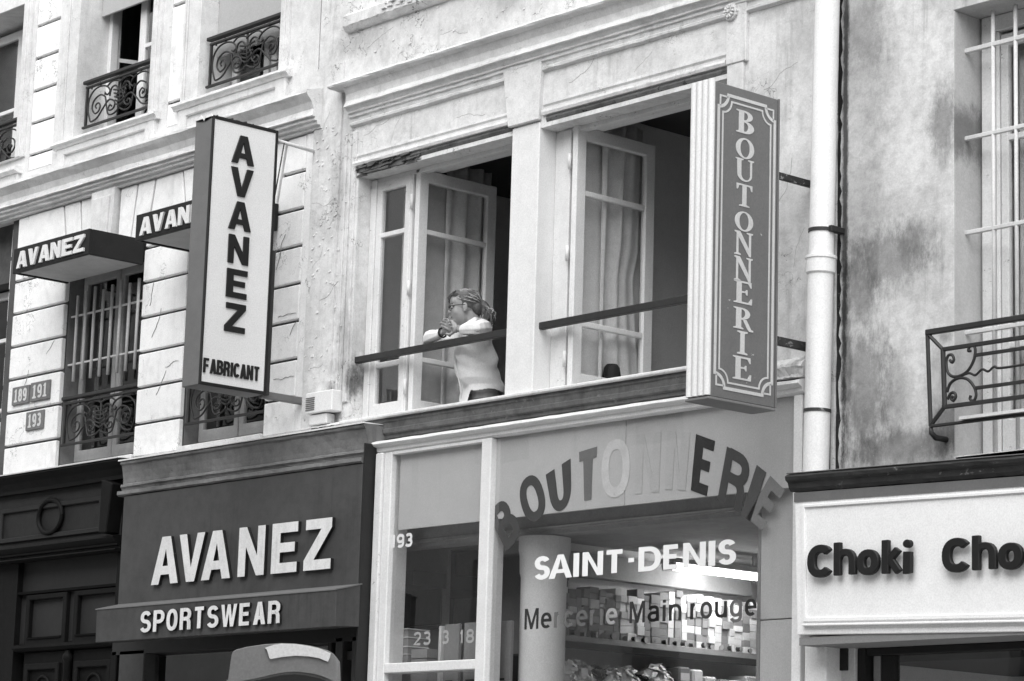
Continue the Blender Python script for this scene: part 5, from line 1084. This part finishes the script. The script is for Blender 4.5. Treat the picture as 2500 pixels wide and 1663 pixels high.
body_parts = head + [skin_mesh([nek+Vector((0, .02, -.06)), nek+Vector((-.01, 0, .02)), V3(-.035, 0, -.05), V3(-.03, 0, .0)], [(0, 1), (1, 2), (2, 3)], [.075, .056, .054, .05]),
    loft([(pel+Vector((0, 0, -.05)), RGT*.155, FAC*.11), (pel+Vector((0, 0, .08)), RGT*.14, FAC*.10), (che-Vector((0, 0, .1)), RGT*.13, FAC*.09), (che, RGT*.15, FAC*.105), (che+Vector((-.01, -.03, .1)), RGT*.155, FAC*.095), (nek+Vector((0, 0, -.02)), RGT*.09, FAC*.06)]),
    skin_mesh([che+Vector((0, 0, .08)), shL, shL.lerp(elL, .5), elL, elL.lerp(wrL, .5), wrL], [(0, 1), (1, 2), (2, 3), (3, 4), (4, 5)], [.05, .042, .038, .032, .030, .024]),
    skin_mesh([che+Vector((0, 0, .08)), shR, shR.lerp(elR, .5), elR, elR.lerp(wrR, .5), wrR], [(0, 1), (1, 2), (2, 3), (3, 4), (4, 5)], [.05, .042, .038, .032, .030, .024])]
for sgn in (-1, 1):   # legs down to the floor of the room
    h_ = pel+RGT*.085*sgn; body_parts.append(skin_mesh([pel, h_+Vector((0, 0, -.05)), h_+Vector((.01, .02, -.30)), h_+Vector((.03, .08, -.54)), h_+Vector((0, .02, -.55)), h_+FAC*.12+Vector((0, 0, -.56))], [(0, 1), (1, 2), (2, 3), (3, 4), (4, 5)], [.10, .085, .065, .045, .04, .03]))
# clasped hands: palm plus five separate fingers each, closing over one another
def hand(wr, palm, axis, side, curl, sgn):
    a = (palm-wr).normalized(); s_ = side.normalized(); n_ = a.cross(s_).normalized()*sgn; out = [loft([(wr, s_*.022, n_*.016), (wr+a*.03, s_*.036, n_*.016), (wr+a*.07, s_*.041, n_*.014), (wr+a*.088, s_*.038, n_*.011)], 14)]
    for k, (off, ln) in enumerate(((-.029, .068), (-.010, .078), (.010, .074), (.028, .058))):
        p = wr+a*.08+s_*off; pts = [p-a*.02, p]
        d = a.copy()
        for j, f in enumerate((.45, .32, .23)):
            ang = curl[j]; d = (d*math.cos(ang)+n_*math.sin(ang)).normalized(); pts.append(pts[-1]+d*ln*f)
        out.append(skin_mesh(pts, [(i, i+1) for i in range(len(pts)-1)], [.0095, .0095, .0088, .008, .0068]))
    p = wr+a*.03-s_*.03; t1 = (a*.6-s_*.75+n_*.35).normalized(); t2 = (a*.9-s_*.1+n_*.5).normalized(); out.append(skin_mesh([wr+a*.02, p, p+t1*.032, p+t1*.032+t2*.03], [(0, 1), (1, 2), (2, 3)], [.014, .0125, .0105, .0085]))
    return out
body_parts += hand(wrR, wrR+Vector((.8, -.05, .42)), None, Vector((-.2, -.25, .75)), (.55, .9, .7), 1)
body_parts += hand(wrL, wrL+Vector((-.8, .03, .40)), None, Vector((.15, .1, .8)), (.6, .95, .7), -1)
bm_ = merge(body_parts, .0036, 3)
def add_mesh(name, me, mat, parent, smooth=True, **p):
    off = wloc(parent); me.transform(Matrix.Translation(-off)); me.materials.clear(); me.materials.append(M[mat]); me.name = name
    for q in me.polygons: q.use_smooth = smooth
    o = bpy.data.objects.new(name, me); COL.objects.link(o); o.parent = parent
    for k, v in p.items(): o[k] = v
    return o
body = add_mesh('body', bm_, 'skin', PER)
# face details
for sg_ in (1, -1):
    add_mesh('eye', hb((.0785, sg_*.030, .006), (.0075, .011, .006)), 'letterwhite', body); add_mesh('iris', hb((.0850, sg_*.030, .006), (.0022, .005, .005)), 'reel', body)
    MB().tube([V3(.083, sg_*.012, .028), V3(.087, sg_*.03, .033), V3(.072, sg_*.052, .026)], .0035, 6).build('eyebrow', 'hair', body)
add_mesh('lips', hb((.0865, 0, -.0575), (.006, .021, .007)), 'lip', body)
# glasses
gl_ = MB().tube([V3(.098, .013, .012), V3(.102, 0, .016), V3(.098, -.013, .012)], .002, 6).build('glasses', 'reel', PER)
for sg_ in (1, -1):
    MB().tube([V3(.094+.004*math.cos(t)-abs(.024*math.cos(t))*.15, sg_*(.034+.023*math.cos(t)), .004+.019*math.sin(t)) for t in [i*math.pi/10 for i in range(21)]], .0021, 6, False).build('lens_rim', 'reel', gl_)
    MB().tube([V3(.092, sg_*.057, .008), V3(.05, sg_*.079, .010), V3(-.012, sg_*.083, .008)], .002, 6).build('temple', 'reel', gl_)
# hair swept back into a loose tail
hr = [hb((-.026, 0, .047), (.096, .080, .084)), hb((.030, 0, .090), (.058, .062, .032)), hb((-.085, 0, .0), (.045, .062, .062)), hb((-.012, .058, .052), (.058, .026, .05)), hb((-.012, -.058, .052), (.058, .026, .05))]
tail = skin_mesh([V3(-.095, 0, .03), V3(-.125, 0, .015), V3(-.150, 0, -.03), V3(-.150, .01, -.08), V3(-.135, .012, -.115)], [(0, 1), (1, 2), (2, 3), (3, 4)], [.04, .036, .046, .044, .022])
hm_ = merge(hr+[tail], .004, 2); rr = random.Random(5)
# cut the face free: pull hair vertices in front of the hair line back into the skull
iv = HM.inverted()
for v in hm_.vertices:
    p = iv @ v.co; line_ = .052+.35*max(p.z-.055, 0)-(.9*abs(p.y) if p.z < .09 else .2*abs(p.y))
    if p.z < .088 and p.x > .045-.55*abs(p.y)+.25*max(p.z, 0): p = p*.80; v.co = HM @ p
    else:
        q = p.normalized(); v.co = HM @ (p+q*(.0022*math.sin(60*(p.z*1.2-p.x*.45)+9*p.y)+.0012*math.sin(170*(p.z-p.x*.4))))
add_mesh('hair', hm_, 'hair', PER)
for k in range(34):   # loose strands over the brow and at the nape
    if k < 14: y0 = rr.uniform(-.05, .06); pts = [V3(.045, y0, .112), V3(.082+rr.uniform(0, .008), y0+rr.uniform(-.01, .02), .085), V3(.094+rr.uniform(0, .008), y0+rr.uniform(-.01, .03), .05+rr.uniform(-.015, .02))]
    else: y0 = rr.uniform(-.04, .05); pts = [V3(-.13, y0, .0), V3(-.175+rr.uniform(-.02, .01), y0*1.3, -.05), V3(-.17+rr.uniform(-.03, .03), y0*1.5, -.115+rr.uniform(-.02, .02))]
    MB().tube(cat_([tuple(p) for p in pts], 4), [.0035]*8+[.0012], 5).build('strand', 'hair', PER, 0, True)
def flow(y0, x0, z0, lift, n=9):   # a lock combed back from the hair line to the tie
    pts = []
    for i in range(n+1):
        t = i/n; p = Vector((x0, y0, z0))*(1-t)+Vector((-.100, y0*.10, .022))*t; c = Vector((-.026, 0, .047)); d = p-c
        d = Vector((d.x/.096, d.y/.080, d.z/.084)).normalized(); pts.append(V3(*(c+Vector((d.x*.096, d.y*.080, d.z*.084))*(1+lift))))
    return pts
for k in range(84):
    a = rr.uniform(-1.45, 1.45); x0 = .030+.045*math.cos(a)+rr.uniform(-.02, .01); y0 = .078*math.sin(a); z0 = .045+.085*math.cos(a)
    MB().tube(flow(y0, x0, z0, rr.uniform(.01, .05)), [.0016]+[.0026]*8+[.0014], 5).build('strand', 'hairlight' if rr.random() < .42 else 'hair', PER, 0, True)
for k in range(56):   # wavy tail
    y0 = rr.uniform(-.045, .045); w_ = rr.uniform(.006, .016); ph = rr.uniform(0, 6); ln = rr.uniform(.10, .155); xo = rr.uniform(-.04, .035)
    pts = [V3(-.108+(xo-.05)*min(1, t*2.2)+w_*math.sin(t*9+ph), y0*(.25+1.1*min(1, t*2.5))+w_*.6*math.cos(t*8+ph), .018-ln*t) for t in [i/9 for i in range(10)]]
    MB().tube(pts, [.0029]*8+[.0022, .001], 5).build('strand', 'hairlight' if rr.random() < .35 else 'hair', PER, 0, True)
# shirt: loose body with tails, sleeves and an open collar
F_, R__ = FAC, RGT
rings = [(pel+Vector((0, 0, -.02))+F_*.012, R__*.196, F_*.150), (pel+Vector((0, 0, .13)), R__*.182, F_*.140), (pel.lerp(che, .5), R__*.174, F_*.140), (che-Vector((0, 0, .03)), R__*.170, F_*.142), (che+Vector((-.005, -.02, .08)), R__*.172, F_*.120), (che+Vector((-.01, -.035, .145)), R__*.165, F_*.10), (nek+Vector((.0, .005, -.03)), R__*.10, F_*.075), (nek+Vector((-.005, 0, .005)), R__*.066, F_*.062)]
sl = []
for sh_, el_, wr_ in ((shL, elL, wrL), (shR, elR, wrR)):
    cf = el_.lerp(wr_, .86); mid = sh_.lerp(el_, .5)+Vector((0, 0, .004)); m2 = el_.lerp(cf, .5)+Vector((0, 0, .002))
    sl.append(skin_mesh([che+Vector((0, -.02, .10)), sh_, mid, el_, m2, cf], [(0, 1), (1, 2), (2, 3), (3, 4), (4, 5)], [.08, .070, .065, .055, .047, .037]))
sm_ = merge([loft(rings, 32)]+sl, .0045, 3)
nrm = [Vector(v.normal) for v in sm_.vertices]
for v, n_ in zip(sm_.vertices, nrm):   # soft folds and curved tails
    p = v.co; d = p-pel; a = d.dot(R__); b = d.dot(F_); h_ = p.z-pel.z
    rg = lambda q: 1-2*abs(math.sin(q))
    u_ = h_*.9-a*1.1; arm = max(0, min(1, (h_-.38)*12))
    sf = lambda q: math.sin(q)+.35*math.sin(2*q+.6)
    fold = (.0085*sf(30*u_+1.6*math.sin(6*a+4*h_))*math.sin(5*h_+4*a+.5)**2+.006*sf(26*a-7*h_+1.2*math.sin(7*h_))*max(0, 1-abs(h_-.14)*3.4))*(1-arm)+arm*.0034*sf(38*a+30*b+18*h_)
    v.co = p+n_*fold
bm = bmesh.new(); bm.from_mesh(sm_)
def hem(p):
    q = (p-pel).dot(rt); t = max(0., min(1., (-q-.085)/.03)); return 4.548-.085*t*t*(3-2*t)+.006*math.sin(30*q)
bmesh.ops.delete(bm, geom=[v for v in bm.verts if v.co.z < hem(v.co)], context='VERTS'); bm.to_mesh(sm_); bm.free()
shirt = add_mesh('shirt', sm_, 'shirt', PER); md = shirt.modifiers.new('t', 'SOLIDIFY'); md.thickness = .004
cl = MB()
for s_ in (-1, 1):
    cl.add([nek+R__*s_*.062+Vector((0, .0, .035)), nek+R__*s_*.078+Vector((0, 0, -.005)), nek+F_*.10+R__*s_*.045+Vector((0, 0, -.045)), nek+F_*.068+R__*s_*.018+Vector((0, 0, -.01))], [(0, 1, 2, 3)])
    cl.add([nek+R__*s_*.062+Vector((0, .0, .035)), nek+R__*s_*.078+Vector((0, 0, -.005)), nek-F_*.075+Vector((0, 0, .0)), nek-F_*.062+Vector((0, 0, .04))], [(0, 1, 2, 3)])
co = cl.build('collar', 'shirt', shirt); md = co.modifiers.new('t', 'SOLIDIFY'); md.thickness = .006
pl = MB(); pl.tube([che+F_*.137+Vector((0, 0, .06)), che+F_*.140+Vector((0, 0, -.05)), pel.lerp(che, .4)+F_*.135, pel+F_*.145+Vector((0, 0, .02))], [.007]*4, 6); pl.build('placket', 'shirt', shirt, 0, True)
# jeans
leg = [loft([(pel+Vector((0, 0, .04)), R__*.165, F_*.12), (pel+Vector((0, 0, -.06)), R__*.172, F_*.125), (pel+Vector((0, 0, -.12)), R__*.165, F_*.12)])]
for sgn in (-1, 1): h_ = pel+R__*.085*sgn; leg.append(skin_mesh([h_+Vector((0, 0, -.04)), h_+Vector((.01, .02, -.30)), h_+Vector((.02, .06, -.53))], [(0, 1), (1, 2)], [.098, .078, .062]))
add_mesh('jeans', merge(leg, .008, 3), 'jeans', PER)
# wrist watch
ax = (wrR-elR).normalized(); c0 = elR.lerp(wrR, .93); o1 = ax.orthogonal().normalized(); o2 = ax.cross(o1)
MB().tube([c0+(o1*math.cos(t)+o2*math.sin(t))*.031 for t in [i*math.pi/9 for i in range(19)]], .0065, 6, False).build('watch', 'reel', PER, 0, True)
